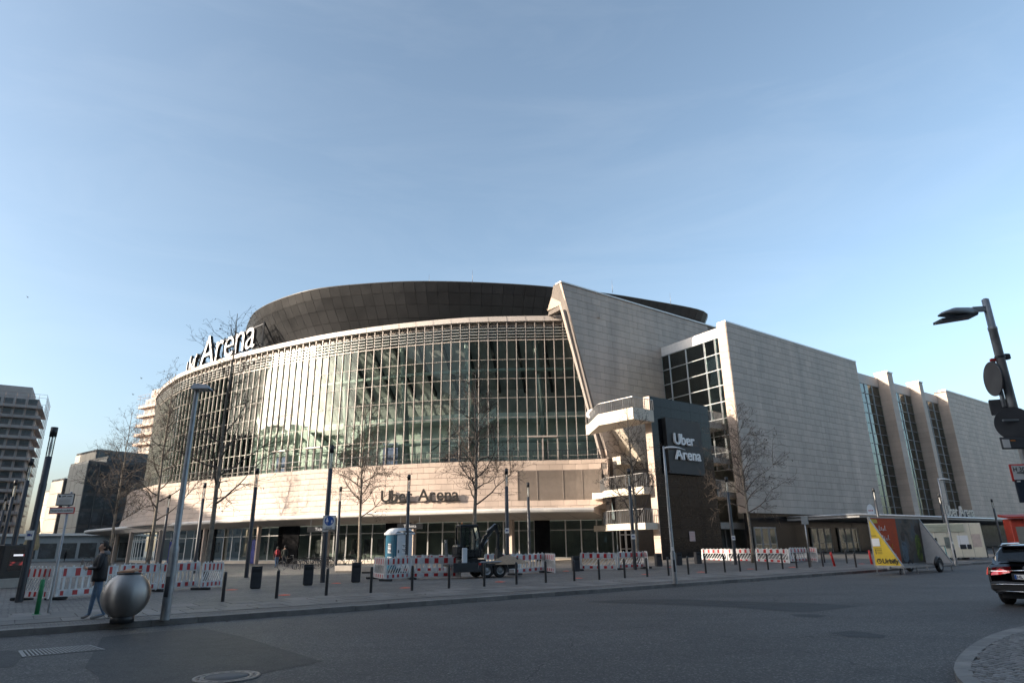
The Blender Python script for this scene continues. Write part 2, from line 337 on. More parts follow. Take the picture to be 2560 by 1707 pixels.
def Mpave(name, col, size, joint=.45, var=.22):
    "small stone setts: one voronoi cell per stone"
    mt = bpy.data.materials.new(name); mt.use_nodes = True; t = mt.node_tree; b = t.nodes['Principled BSDF']; L = t.links.new
    g = t.nodes.new('ShaderNodeNewGeometry'); mp = t.nodes.new('ShaderNodeMapping'); mp.inputs['Rotation'].default_value = (0, 0, -.642); mp.inputs['Scale'].default_value = (1/size,)*3; L(g.outputs['Position'], mp.inputs[0])
    e = t.nodes.new('ShaderNodeTexVoronoi'); e.feature = 'DISTANCE_TO_EDGE'; e.voronoi_dimensions = '2D'; e.inputs['Scale'].default_value = 1; e.inputs['Randomness'].default_value = .45; L(mp.outputs[0], e.inputs['Vector'])
    v = t.nodes.new('ShaderNodeTexVoronoi'); v.voronoi_dimensions = '2D'; v.inputs['Scale'].default_value = 1; v.inputs['Randomness'].default_value = .45; L(mp.outputs[0], v.inputs['Vector'])
    j = t.nodes.new('ShaderNodeMapRange'); j.inputs[1].default_value = .02; j.inputs[2].default_value = .12; j.inputs[3].default_value = joint; j.inputs[4].default_value = 1; L(e.outputs['Distance'], j.inputs[0])
    cs = t.nodes.new('ShaderNodeSeparateColor'); L(v.outputs['Color'], cs.inputs[0]); r = t.nodes.new('ShaderNodeMapRange'); r.inputs[3].default_value = 1-var; r.inputs[4].default_value = 1+var; L(cs.outputs[0], r.inputs[0])
    n = t.nodes.new('ShaderNodeTexNoise'); n.inputs['Scale'].default_value = .5; n.inputs['Detail'].default_value = 6; L(g.outputs['Position'], n.inputs['Vector']); rn = t.nodes.new('ShaderNodeMapRange'); rn.inputs[1].default_value = .3; rn.inputs[2].default_value = .7; rn.inputs[3].default_value = .75; rn.inputs[4].default_value = 1.2; L(n.outputs['Fac'], rn.inputs[0])
    out = j.outputs[0]
    for q in (r, rn):
        mu = t.nodes.new('ShaderNodeMath'); mu.operation = 'MULTIPLY'; L(out, mu.inputs[0]); L(q.outputs[0], mu.inputs[1]); out = mu.outputs[0]
    mx = t.nodes.new('ShaderNodeVectorMath'); mx.operation = 'SCALE'; mx.inputs[0].default_value = col; L(out, mx.inputs['Scale']); L(mx.outputs[0], b.inputs['Base Color']); _set(b, 'Roughness', .72)
    bp = t.nodes.new('ShaderNodeBump'); bp.inputs['Strength'].default_value = .5; bp.inputs['Distance'].default_value = .02; L(j.outputs[0], bp.inputs['Height']); L(bp.outputs[0], b.inputs['Normal'])
    MATS[name] = mt; return mt
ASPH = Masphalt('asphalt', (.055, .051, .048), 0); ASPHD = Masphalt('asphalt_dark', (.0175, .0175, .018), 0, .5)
SETT = Mpave('setts', (.135, .125, .115), .16); MOSA = Mpave('mosaic', (.125, .116, .107), .07)
SLAB = M('slab_granite', (.145, .134, .124), .7, island=.26, var=.28, scale=1.7, world=True, bump=.25, bscale=60)
KERB = M('kerb_granite', (.165, .155, .145), .75, island=.2, var=.3, scale=3, world=True, bump=.3, bscale=70)
STONE = M('pale_limestone', (.47, .37, .30), .55, var=.13, scale=.7, island=.07, world=True, stretch=(1, 1, .3), bump=.08, bscale=25)
STONEG = M('grey_limestone', (.455, .385, .33), .6, var=.22, scale=.5, island=.075, bump=.08, bscale=25, stretch=(1, 1, .12), world=True)
JOINT = M('joint_dark', (.20, .175, .155), .9)
WHITE = M('white_paint', (.72, .71, .69), .45, var=.08)
MULL = M('mullion_paint', (.36, .315, .28), .45, metal=.1, var=.06)
BRONZE = M('bronze_roof', (.038, .039, .041), .45, metal=.3, var=.15, scale=.4, island=.12, world=True)
BLACKS = M('black_granite', (.012, .012, .013), .13, var=.3, scale=2, island=.2, spec=.2)
BLACK = M('black_paint', (.018, .019, .021), .42, var=.2)
ANTH = M('anthracite', (.045, .048, .055), .42, metal=.3, var=.18)
GALV = M('galvanised', (.30, .31, .32), .45, metal=.65, var=.2, scale=8)
STEEL = M('brushed_steel', (.34, .32, .30), .27, metal=1, var=.05, scale=2)
CONC = M('concrete', (.34, .31, .275), .8, var=.18, scale=2, bump=.2, bscale=30)
CREAM = M('cream_render', (.62, .545, .45), .7, var=.12, scale=1.2)
RUBBER = M('rubber', (.016, .016, .017), .8, var=.3, scale=10)
def brushed(mt):
    t = mt.node_tree; b = t.nodes['Principled BSDF']; _set(b, 'Anisotropic', .8); _set(b, 'Anisotropic Rotation', .25); tg = t.nodes.new('ShaderNodeTangent'); tg.direction_type = 'RADIAL'; tg.axis = 'Z'; t.links.new(tg.outputs[0], b.inputs['Tangent'])
    for l in list(t.links):
        if l.to_socket == b.inputs['Roughness']: t.links.remove(l)
    b.inputs['Roughness'].default_value = .42; return mt
brushed(STEEL)
GLASSF = Mglass('facade_glass', (.88, .915, .89), .0, ior=1.26); GLASSD = Mglass('dark_glass', (.42, .5, .5), .07); GLASSC = Mglass('clear_glass', (.86, .9, .9), .04)
INTW = M('interior_green_white', (.62, .68, .63), .7, var=.12, scale=.4); INTD = M('interior_dark', (.13, .14, .135), .8, var=.3, scale=.5); INTP = M('interior_pipe', (.32, .38, .35), .5, var=.1)
INTG = M('interior_mid', (.36, .39, .37), .7, var=.3, scale=.35)
# ------------------------------------------------------------------ ground, road, pavement
g = Geo(); g.quad((-2500, -2500, 0), (2500, -2500, 0), (2500, 2500, 0), (-2500, 2500, 0)); struct('road', g, ASPH)
KC = -17.8
g = Geo(); ss = [i*3-120 for i in range(115)]; cc = [KC-.3-.001]+[-20-2.5*i for i in range(60)]
vs = []
for c in cc:
    for s_ in ss: p = SC(s_, c); p.z = ground(p.x, p.y); vs.append(p)
n = len(ss); g.add(vs, [(i*n+j, (i+1)*n+j, (i+1)*n+j+1, i*n+j+1) for i in range(len(cc)-1) for j in range(n-1)]); g.f = [q[::-1] for q in g.f]
struct('plaza_paving', g, SETT)
kb = part('kerb', Geo().slab([SC(-120, KC-.02, -.1), SC(225, KC-.02, -.1), SC(225, KC-.31, -.1), SC(-120, KC-.31, -.1)], (0, 0, .205)), KERB, kind='structure')
s_ = -14.0
while s_ < 62:
    L_ = random.choice((.9, 1.0, 1.0, 1.2)); z = .125+random.uniform(-.004, .004); c0 = KC+random.uniform(-.006, .006)
    part('kerb_stone', Geo().slab([SC(s_+.006, c0, -.05), SC(s_+L_-.006, c0, -.05), SC(s_+L_-.006, KC-.32, -.05), SC(s_+.006, KC-.32, -.05)], (0, 0, .05+z)), KERB, kb); s_ += L_
g = Geo()
for s_ in range(-40, 100, 2): g.quad(SC(s_, KC-.32, .124), SC(s_+2, KC-.32, .124), SC(s_+2, KC-1.15, .124), SC(s_, KC-1.15, .124))
struct('mosaic_strip', g, MOSA)
sw = struct('sidewalk', Geo().quad(SC(-6, KC-1.15, .123), SC(60, KC-1.15, .123), SC(60, -22.25, .123), SC(-6, -22.25, .123)), MOSA)
for r_ in range(3):
    c0 = KC-1.2-r_*1.08; s_ = -1.5+r_*.37
    while s_ < 57:
        wd = .88; dz = random.uniform(0, .004)
        part('paving_slab', Geo().slab([SC(s_+.012, c0-.012, .11), SC(s_+wd-.012, c0-.012, .11), SC(s_+wd-.012, c0-1.065, .11), SC(s_+.012, c0-1.065, .11)], (0, 0, .021+dz)), SLAB, sw); s_ += wd
def sheet(name, pts, z, mt, flat=True): return struct(name, Geo().quad(*[PZ(x, y, z) for x, y in pts][::-1]), mt)
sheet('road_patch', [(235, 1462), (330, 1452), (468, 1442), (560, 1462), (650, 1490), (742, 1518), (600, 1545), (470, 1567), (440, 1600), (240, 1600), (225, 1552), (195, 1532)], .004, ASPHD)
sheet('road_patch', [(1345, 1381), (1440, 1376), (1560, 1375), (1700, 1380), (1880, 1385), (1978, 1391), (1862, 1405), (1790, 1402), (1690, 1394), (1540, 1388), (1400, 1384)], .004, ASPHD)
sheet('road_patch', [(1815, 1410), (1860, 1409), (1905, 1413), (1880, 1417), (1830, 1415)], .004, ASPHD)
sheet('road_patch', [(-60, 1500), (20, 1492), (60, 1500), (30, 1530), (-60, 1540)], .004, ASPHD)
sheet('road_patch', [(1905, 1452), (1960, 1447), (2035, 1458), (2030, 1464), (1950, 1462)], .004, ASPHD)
# corner island, kerb ring and setts
isl = [PZ(x, y, .1) for x, y in [(2420, 1428), (2352, 1437), (2300, 1449), (2250, 1469), (2212, 1496), (2192, 1524), (2194, 1546), (2214, 1570), (2270, 1610), (2360, 1660), (2480, 1710)]]
out_ = resample(catmull([p.to_2d().to_3d() for p in isl], 6), n=36); cen = Vector((13, 9.5, 0))
far = [Vector((16, 9, 0)), Vector((18, 15, 0))]
inn = [p+(Vector((11.5, 10.2, 0))-p).normalized()*.26 for p in out_]
ib = struct('corner_island', Geo().prism([tuple(p) for p in inn+far][::-1], -.02, .07), M('sand_joint', (.10, .098, .095), .9, var=.3, scale=12))
for i in range(0, 36, 2):
    a, b, c, d = out_[i], out_[i+2], inn[i+2], inn[i]; q = .008
    part('kerb_stone', Geo().slab([a.lerp(b, q)-Z*.02, b.lerp(a, q)-Z*.02, c.lerp(d, q)-Z*.02, d.lerp(c, q)-Z*.02], (0, 0, .125)), KERB, ib)
def inside(p, poly):
    r = False; j = len(poly)-1
    for i in range(len(poly)):
        a, b = poly[i], poly[j]
        if (a.y > p.y) != (b.y > p.y) and p.x < (b.x-a.x)*(p.y-a.y)/(b.y-a.y)+a.x: r = not r
        j = i
    return r
polyi = inn+far; cob = []
for i in range(95):
    for j in range(95):
        x = 5.0+i*.105; y = 6.5+j*.102+.045*sin(i*.55)+(.05 if i % 2 else 0)
        p = Vector((x+random.uniform(-.008, .008), y+random.uniform(-.008, .008), 0))
        if inside(p, polyi) and all((p-q).length > .06 for q in inn[::3]): cob.append(p)
cob.sort(key=lambda p: p.length)
vis = [p for p in cob if p.x/p.y < .86 and p.y > 6.5]; hid = [p for p in cob if not (p.x/p.y < .86 and p.y > 6.5)]
cm = []
for v_ in range(5):
    g = Geo(); a = .046+random.uniform(-.003, .002); b = .046+random.uniform(-.003, .002); g.sm = False
    ring = lambda r, z: [(a*r*cos(t+.39)*1.08+random.uniform(-.003, .003), b*r*sin(t+.39)*1.08+random.uniform(-.003, .003), z) for t in [k*pi/4 for k in range(8)]]
    vs = ring(1.0, 0)+ring(1.0, .05)+ring(.72, .064); g.add(vs, [(i, (i+1) % 8, 8+(i+1) % 8, 8+i) for i in range(8)]+[(8+i, 8+(i+1) % 8, 16+(i+1) % 8, 16+i) for i in range(8)]+[tuple(range(16, 24))]); me = g.mesh('sett'); me.materials.append(M('sett_stone', (.15, .148, .145), .65, island=.3, var=.2, scale=30, bump=.3, bscale=90)); cm.append(me)
for p in vis[:300]:
    o = bpy.data.objects.new('sett', random.choice(cm)); COL.objects.link(o); o.parent = ib; o.location = (p.x, p.y, .045+random.uniform(0, .008)); o.rotation_euler = (random.uniform(-.05, .05), random.uniform(-.05, .05), random.uniform(0, 6))
g = Geo()
for p in vis[300:]+hid: m_ = random.choice(cm); g.add([(v.co.x+p.x, v.co.y+p.y, v.co.z+.047) for v in m_.vertices], [tuple(f.vertices) for f in m_.polygons])
if g.v: part('setts_rest', g, MATS['sett_stone'], ib, kind='stuff')
# ------------------------------------------------------------------ the arena
AR = thing('arena_building', 'large arena with curved glass front, dark bronze roof bowl and pale stone walls', 'arena', (0, 66, .12))
F = catmull([(9.6, 65.25, 0), (6, 65.95, 0), (0, 66.0, 0), (-5.4, 66.3, 0), (-12.6, 67.9, 0), (-19.6, 70.3, 0), (-25.4, 73, 0), (-32.9, 77.2, 0), (-38.3, 80.7, 0), (-45.8, 86.5, 0), (-49.8, 90.6, 0), (-53.1, 94.5, 0), (-56.4, 99, 0), (-58.4, 102.5, 0), (-61, 109, 0), (-62.2, 118, 0), (-61, 128, 0)], 8)
def onorm(P, i): d = P[min(i+1, len(P)-1)]-P[max(i-1, 0)]; return Vector((-d.y, d.x, 0)).normalized()
def offs(P, d): return [p+onorm(P, i)*d for i, p in enumerate(P)]
def at(P, z): return [Vector((p.x, p.y, z)) for p in P]
FB = resample(F, step=1.02); NB = len(FB)-1
zr = [PY(1410/K, y/K, 66.2).z for y in (850, 898, 945.6, 993, 1041.7, 1090)]; ZT = 25.6; ZS = 9.8
levels = zr+[ZS-.25]
gf = part('glass_front', Geo().strip(at(offs(FB, -.35), ZT-.95), at(offs(FB, -.35), ZT-.2)), MULL, AR, world=True)
# panes: row meshes shared
pm = []
for r_ in range(6):
    h = levels[r_]-levels[r_+1]-.1; me = Geo().box(-.45, .45, -.012, .012, 0, h).mesh('pane'); me.materials.append(GLASSF); pm.append((me, levels[r_+1]+.05))
me = Geo().box(-.45, .45, -.012, .012, 0, ZT-1.2-zr[0]).mesh('pane'); me.materials.append(GLASSF); pm.insert(0, (me, zr[0]+.05))
cnt = 0; rest = Geo(); off0 = Vector(AR.location)
doorbays = {}
for i in range(1, NB):
    a, b = FB[i], FB[i+1]; c = (a+b)/2; d = (b-a); ang = atan2(d.y, d.x); sc_ = (d.length-.1)/.9
    for r_, (me, z) in enumerate(pm):
        if cnt < 300 and i < 43:
            o = bpy.data.objects.new('pane', me); COL.objects.link(o); o.parent = gf; o.location = Vector((c.x, c.y, z)); o.rotation_euler = (random.gauss(0, .0035), 0, ang+random.gauss(0, .0035)); o.scale = (sc_, 1, 1); cnt += 1
        else:
            R_ = Matrix.Translation((c.x, c.y, z)) @ Matrix.Rotation(ang+random.gauss(0, .003), 4, 'Z') @ Matrix.Diagonal((sc_, 1, 1, 1)); rest.add([R_ @ v.co for v in me.vertices], [tuple(f.vertices) for f in me.polygons])
part('panes_far', rest, GLASSF, gf, kind='stuff'); 
for o in gf.children: o.location = Vector(o.location)
gf_off = Vector(gf.location)+off0
mme = Geo().box(-.042, .042, -.13, .08, 0, ZT-ZS+.1).mesh('mullion'); mme.materials.append(MULL)
for i in range(1, NB+1):
    nn = onorm(FB, i); o = bpy.data.objects.new('mullion', mme); COL.objects.link(o); o.parent = gf; o.location = (FB[i].x, FB[i].y, ZS-.3); o.rotation_euler = (0, 0, atan2(nn.y, nn.x)+pi/2)
FO = offs(FB, .05)
for z in zr+[ZS+.6]:
    g = Geo()
    for i in range(1, NB): g.bar((FO[i].x, FO[i].y, z), (FO[i+1].x, FO[i+1].y, z), .10, .036 if z != zr[0] else .09)
    part('transom', g, MULL, gf)
g = Geo(); A_ = offs(FB, .22)
for i in range(NB-8):
    if i < 3: continue
    for q in range(4):
        z = zr[0]+.3+q*(ZT-1.3-zr[0])/4; a, b = A_[i].lerp(A_[i+1], .1), A_[i].lerp(A_[i+1], .9)
        g.bar((a.x, a.y, z), (b.x, b.y, z), .05, .10, up=Z)
part('louvre_slats', g, M('louvre_metal', (.22, .22, .21), .5, metal=.2), gf, kind='stuff')
# cornice ring
cn = part('cornice', Geo().strip(at(offs(FB, .30), ZT-.55), at(offs(FB, .34), ZT)).strip(at(offs(FB, .34), ZT), at(offs(FB, -1.2), ZT+.02)).strip(at(offs(FB, -.4), ZT-.55), at(offs(FB, .30), ZT-.55)), M('cornice_metal', (.48, .43, .39), .45, var=.06), AR, world=True)
g = Geo(); A_ = at(offs(FB, .345), ZT-.52); B_ = at(offs(FB, .345), ZT-.02)
for i in range(0, NB, 2): g.bar(A_[i], B_[i], .02, .01)
part('cornice_joints', g, JOINT, cn, kind='stuff').location = (0, 0, 0)
# roof deck + roof bowl
TOPC = [(-41.2, 104), (-40.6, 95), (-39.3, 89), (-35.6, 81.7), (-33, 78.4), (-29.7, 75.6), (-25.6, 73), (-22, 71.7), (-17, 70.8), (-12.8, 70.4), (-8.6, 70.5), (-3.9, 71), (1.4, 71.9), (5.7, 73), (12.5, 75.3), (18.6, 78), (23.6, 80.4), (26.4, 82.2), (27.6, 84.5), (28.0, 90), (27, 102)]
TC = resample(catmull([Vector((x, y, 0)) for x, y in TOPC], 8), step=1.35); nT = len(TC)-1
ctr = Vector((-6, 104, 0))
def bowl(i, t):
    p = TC[i]; d = (ctr-p).normalized(); zz = 31.9-7.0*(1-t)-.9*sstep(0, nT, i)*0; return p+d*(4.6*(1-t)**1.15)+Z*zz
rb = part('roof_bowl', Geo().strip([bowl(i, 0)-Z*.0+ (ctr-TC[i]).normalized()*.12 for i in range(nT+1)], [bowl(i, 1)+(ctr-TC[i]).normalized()*.12-Z*.05 for i in range(nT+1)]).strip([bowl(i, 1) for i in range(nT+1)], [bowl(i, 1)+(ctr-TC[i]).normalized()*9+Z*.6 for i in range(nT+1)]), M('roof_membrane', (.03, .028, .026), .6), AR, world=True)
lev = [0, .24, .46, .66, .84, 1.0]; cnt = 0
for i in range(nT):
    for r_ in range(5):
        a, b, c, d = bowl(i, lev[r_]), bowl(i+1, lev[r_]), bowl(i+1, lev[r_+1]), bowl(i, lev[r_+1]); cen = (a+b+c+d)/4; nn = (b-a).cross(d-a).normalized()
        if nn.dot(CAMP-cen) < 0: nn = -nn
        q = [cen+(p-cen)*.978+nn*random.uniform(.03, .05)-cen for p in (a, b, c, d)]
        gg = Geo(); gg.add([p-nn*.05 for p in q]+q, [(4, 5, 6, 7), (0, 1, 5, 4), (1, 2, 6, 5), (2, 3, 7, 6), (3, 0, 4, 7)])
        o = part('roof_panel', gg, BRONZE, rb); o.location = cen
part('roof_edge', Geo().tube([bowl(i, 1)+Z*.02 for i in range(nT+1)], .07, 6), M('edge_trim', (.12, .115, .11), .4, metal=.5), rb)
part('roof_deck', Geo().prism([(p.x, p.y) for p in offs(FB, -.3)]+[(-40, 150), (60, 150), (60, 100), (30, 84)], ZT-.6, ZT-.3), INTD, AR, world=True)
# interior behind the glass
it = part('foyer', Geo().prism([(p.x, p.y) for p in offs(FB, -.2)]+[(p.x, p.y) for p in offs(FB, -12)][::-1], 9.3, 9.6), INTG, AR, world=True)
g = Geo(); g.cur = 0; g.strip(at(offs(FB, -5.4), 9.6), at(offs(FB, -5.0), 14.7)); g.strip(at(offs(FB, -5.0), 15.3), at(offs(FB, -3.2), 15.6)); g.strip(at(offs(FB, -3.2), 15.6), at(offs(FB, -3.2), 14.9)); g.strip(at(offs(FB, -3.2), 14.9), at(offs(FB, -5.1), 14.7))
part('foyer_wall', g, INTW, it)
g = Geo(); g.strip(at(offs(FB, -7.5), 15.6), at(offs(FB, -6.5), 19)); g.strip(at(offs(FB, -6.5), 19), at(offs(FB, -1.6), 25)); part('tribune_underside', g, M('tribune_grey', (.30, .31, .30), .8, var=.35, scale=.35), it)
g = Geo(); A_ = offs(FB, -6.6); B_ = offs(FB, -1.9)
for i in range(2, NB, 3): g.bar((A_[i].x, A_[i].y, 18.7), (B_[min(i+1, NB)].x, B_[min(i+1, NB)].y, 24.6), .25, .5)
part('raker_beams', g, M('raker', (.02, .022, .022), .7), it, kind='stuff')
A_ = offs(FB, -3.4); B_ = offs(FB, -2.6)
for i in range(6, NB-4, 8): part('column', Geo().tube([(A_[i].x, A_[i].y, 9.6), (B_[i+1].x, B_[i+1].y, 25)], [.34, .30], 10), INTP, it)
for z, d, r in ((20.2, -2.3, .22), (12.3, -2.3, .18)): part('ring_pipe', Geo().tube(at(offs(FB, d), z), r, 7), INTP, it)
A_ = offs(FB, -4.6)
for i0, i1 in ((20, 11), (34, 27), (30, 38)):
    g = Geo(); a, b = A_[i0], A_[i1]; up = 5.6
    g.slab([Vector((a.x, a.y, 9.4)), Vector((b.x, b.y, 9.4+up)), Vector((b.x, b.y, 10.6+up)), Vector((a.x, a.y, 10.6))], onorm(FB, i0)*1.6); part('escalator', g, INTW, it)
    g = Geo()
    for q in (0, .9): g.bar((a.x, a.y, 10.8+q), (b.x, b.y, 10.8+up+q), .12, .12)
    part('handrail', g, INTD, it)
for i in (16, 24, 31, 41): 
    a, b = A_[i], A_[i+2]; part('banner', Geo().slab([Vector((a.x, a.y, 10)), Vector((b.x, b.y, 10)), Vector((b.x, b.y, 13)), Vector((a.x, a.y, 13))], onorm(FB, i)*.05), M('banner_blue', (.13, .16, .30), .7), it)
# stone band flaring out to the canopy
SB = offs(F, 1.2)[:65]+catmull([(-46.6, 84.2, 0), (-53, 91, 0), (-58, 97.8, 0), (-62.5, 105.5, 0), (-66, 113, 0), (-68, 122, 0), (-68, 136, 0)], 6)
SB = [p for i, p in enumerate(SB) if i < 65 and p.x > -44.5 or i >= 65]
NCOL = 92
SBr = resample(SB, n=NCOL*2)
CC = resample(catmull([(7.3, 60.6, 0), (3, 60.1, 0), (-4.8, 60.9, 0), (-15, 64.0, 0), (-20, 66.2, 0), (-27.5, 70.2, 0), (-38, 77.9, 0), (-46, 84.3, 0), (-54.9, 92, 0), (-62, 98.8, 0), (-67.5, 104.4, 0), (-70.3, 108.5, 0), (-71.6, 113, 0), (-72, 122, 0), (-72, 136, 0)], 8), n=NCOL*2)
ZC = 4.62
def band(j, t):
    "j half-column index, t 0 top..1 canopy lip"
    a, b = SBr[j], CC[j]; p = a+onorm(SBr, j)*(.55*t**3); p.z = ZS+(ZC+.1-ZS)*t; return p
sbg = Geo()
for q in range(8): sbg.strip([band(j, q/8)-onorm(SBr, j)*.07 for j in range(NCOL*2+1)], [band(j, (q+1)/8)-onorm(SBr, j)*.07 for j in range(NCOL*2+1)])
sb = part('stone_band', sbg, JOINT, AR, world=True)
rows = [0, .085]+[.085+.915*(i/8) for i in range(1, 9)]; cnt = 0; rest = Geo()
LOUV = (9, 29)  # half columns of the louvre field near the right end, rows 2..6
for c_ in range(NCOL):
    for r_ in range(len(rows)-1):
        j0 = c_*2+(1 if r_ % 2 else 0); j1 = j0+2
        if j1 > NCOL*2: continue
        if 1 <= j0 < 13 and 2 <= r_ <= 6: continue
        a, b, c, d = band(j0, rows[r_+1]), band(j1, rows[r_+1]), band(j1, rows[r_]), band(j0, rows[r_]); cen = (a+b+c+d)/4; nn = (b-a).cross(d-a).normalized()
        if nn.dot(CAMP-cen) < 0: nn = -nn
        wv = (b-a).normalized()*.010; hv = (d-a).normalized()*.018; pr = nn*random.uniform(0, .008)
        q = [p-cen+pr for p in (a+wv+hv, b-wv+hv, c-wv-hv, d+wv-hv)]; vs = [p-nn*.06 for p in q]+q; fs = [(4, 5, 6, 7), (0, 1, 5, 4), (1, 2, 6, 5), (2, 3, 7, 6), (3, 0, 4, 7)]
        if cnt < 300:
            gg = Geo(); gg.add(vs, fs); o = part('stone_panel', gg, STONE, sb); o.location = cen; cnt += 1
        else: rest.add([v+cen for v in vs], fs)
part('stone_panels_far', rest, STONE, sb, kind='stuff')
part('band_end', Geo().slab([SBr[0]+Z*ZC, SBr[0]+Z*(ZS-.02), SBr[0]-N*1.6+S*.3+Z*(ZS-.02), SBr[0]-N*1.6+S*.3+Z*ZC], S*.25), STONE, sb)
# louvre field in the band
lf = part('louvre_field', Geo().strip([band(j, rows[7])-onorm(SBr, j)*.03 for j in range(1, 15)], [band(j, rows[2])-onorm(SBr, j)*.03 for j in range(1, 15)]), M('louvre_brown_dark', (.16, .135, .115), .6), AR, world=True)
LB = M('louvre_brown', (.27, .225, .19), .5, var=.08)
for q in range(26):
    t = rows[2]+(rows[7]-rows[2])*(q+.5)/26; g = Geo(); P_ = [band(j, t)+onorm(SBr, j)*.03 for j in range(1, 15)]
    for a, b in zip(P_, P_[1:]): g.bar(a, b, .09, .06, up=Vector((0, -.5, 1)))
    part('slat', g, LB, lf)
for j in (1, 4, 7, 11, 14):
    g = Geo(); P_ = [band(j, rows[2]+(rows[7]-rows[2])*q/6)+onorm(SBr, j)*.08 for q in range(7)]
    for a, b in zip(P_, P_[1:]): g.bar(a, b, .06, .06)
    part('louvre_post', g, LB, lf)
# canopy lip and underside
nl = NCOL*2+1; U_ = [CC[j]+Z*ZC for j in range(nl)]
lip = Geo(); lip.sm = True; prof = [(0, .27), (.10, .22), (.16, .08), (.12, -.08), (0, -.16)]
for (d0, z0), (d1, z1) in zip(prof, prof[1:]): lip.strip([CC[j]+onorm(CC, j)*d0+Z*(ZC+z0) for j in range(nl)], [CC[j]+onorm(CC, j)*d1+Z*(ZC+z1) for j in range(nl)])
lip.strip([band(j, 1)+Z*.1 for j in range(nl)], [CC[j]+Z*(ZC+.27) for j in range(nl)])
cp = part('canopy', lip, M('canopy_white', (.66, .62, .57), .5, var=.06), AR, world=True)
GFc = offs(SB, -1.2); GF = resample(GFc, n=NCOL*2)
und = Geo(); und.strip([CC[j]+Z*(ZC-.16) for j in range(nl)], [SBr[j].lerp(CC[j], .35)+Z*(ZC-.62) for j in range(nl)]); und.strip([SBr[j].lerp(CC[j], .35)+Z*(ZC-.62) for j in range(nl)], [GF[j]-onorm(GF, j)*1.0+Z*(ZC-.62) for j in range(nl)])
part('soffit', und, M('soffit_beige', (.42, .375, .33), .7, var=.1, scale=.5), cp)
g = Geo()
for j in range(0, 150, 4): g.bar(CC[j]-onorm(CC, j)*.1+Z*(ZC-.175), SBr[j].lerp(CC[j], .35)+Z*(ZC-.635), .03, .012)
part('soffit_joints', g, JOINT, cp, kind='stuff')
g = Geo(); j = 0; e0, e1 = CC[0], GF[0]
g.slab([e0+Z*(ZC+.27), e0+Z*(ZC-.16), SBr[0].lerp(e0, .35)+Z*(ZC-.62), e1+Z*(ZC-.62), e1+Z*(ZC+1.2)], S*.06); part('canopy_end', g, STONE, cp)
# ground floor: shopfront of panes, mullions, columns, dark piers
sf = part('shopfront', Geo().strip([GF[j]+Z*.1 for j in range(nl)], [GF[j]+Z*.42 for j in range(nl)]), CREAM, AR, world=True)
GP = resample(GFc, step=1.55); zg = [.45, 3.05, 4.02]; npane = 0; rest = Geo(); g = Geo()
dark = {4, 13, 14, 22, 23, 31, 32, 40}
for i in range(len(GP)-1):
    a, b = GP[i], GP[i+1]; nn = onorm(GP, i)
    if i in dark: part('stone_pier', Geo().slab([a+Z*.1, b+Z*.1, b+Z*4.05, a+Z*4.05], nn*.12), BLACKS, sf); continue
    for z0, z1 in zip(zg, zg[1:]):
        gg = Geo().slab([a.lerp(b, .04)+Z*(z0+.04), a.lerp(b, .96)+Z*(z0+.04), a.lerp(b, .96)+Z*(z1-.04), a.lerp(b, .04)+Z*(z1-.04)], nn*.02); part('pane', gg, GLASSF, sf)
    g.bar(a+Z*.4, a+Z*4.05, .08, .12)
    for z in zg[:2]+[4.0]: g.bar(a+Z*z, b+Z*z, .1, .07)
part('window_frames', g, WHITE, sf, kind='stuff')
for j in range(14, 170, 15): 
    p = SBr[j].lerp(CC[j], .28); nn = onorm(SBr, j); part('column', Geo().tube([p+Z*.1, p+Z*4.1], .26, 4), STONE, sf)
sfw = Geo(); sfw.strip([p+Z*.1 for p in offs(GF, -4.5)], [p+Z*4.1 for p in offs(GF, -4.5)]); part('back_wall', sfw, INTG, sf); part('shop_floor', Geo().strip([p+Z*.14 for p in GF], [p+Z*.14 for p in offs(GF, -4.5)]), INTD, sf)
A_ = offs(GP, -.5)
for i in (15, 16, 17, 18, 19, 20, 25, 28, 33, 8, 10, 24):
    a, b = A_[i].lerp(A_[i+1], .25), A_[i].lerp(A_[i+1], .75); part('poster', Geo().slab([a+Z*1.1, b+Z*1.1, b+Z*2.5, a+Z*2.5], onorm(GP, i)*.04), M('poster_dark', (.045, .04, .045), .4, var=.6, scale=2), sf)
for i in (26, 36):
    a, b = GP[i].lerp(GP[i+1], .1), GP[i].lerp(GP[i+1], .9); nn = onorm(GP, i)*.14; g = Geo(); g.slab([a+nn+Z*.15, b+nn+Z*.15, b+nn+Z*2.7, a+nn+Z*2.7], onorm(GP, i)*.08); part('ticket_machine', g, M('machine_blue', (.045, .06, .24), .4, var=.4, scale=2), sf)
# terrace railing on the band
rl = Geo(); RP = [band(j, 0) for j in range(nl)]; RPs = resample([p-onorm(RP, i)*.25 for i, p in enumerate(RP)], step=.30)
for a, b in zip(RPs, RPs[1:]): rl.bar(a+Z*1.02, b+Z*1.02, .06, .05); rl.bar(a+Z*.1, b+Z*.1, .04, .03)
for i, a in enumerate(RPs): rl.bar(a+Z*.02, a+Z*1.0, .022 if i % 5 else .05)
part('terrace_railing', rl, ANTH, AR, world=True, kind='stuff')
part('terrace_floor', Geo().strip([p-Z*.03 for p in RP], [Vector((p.x, p.y, ZS-.03)) for p in resample(offs(FB, -.3), n=nl-1)]), CONC, AR, world=True)
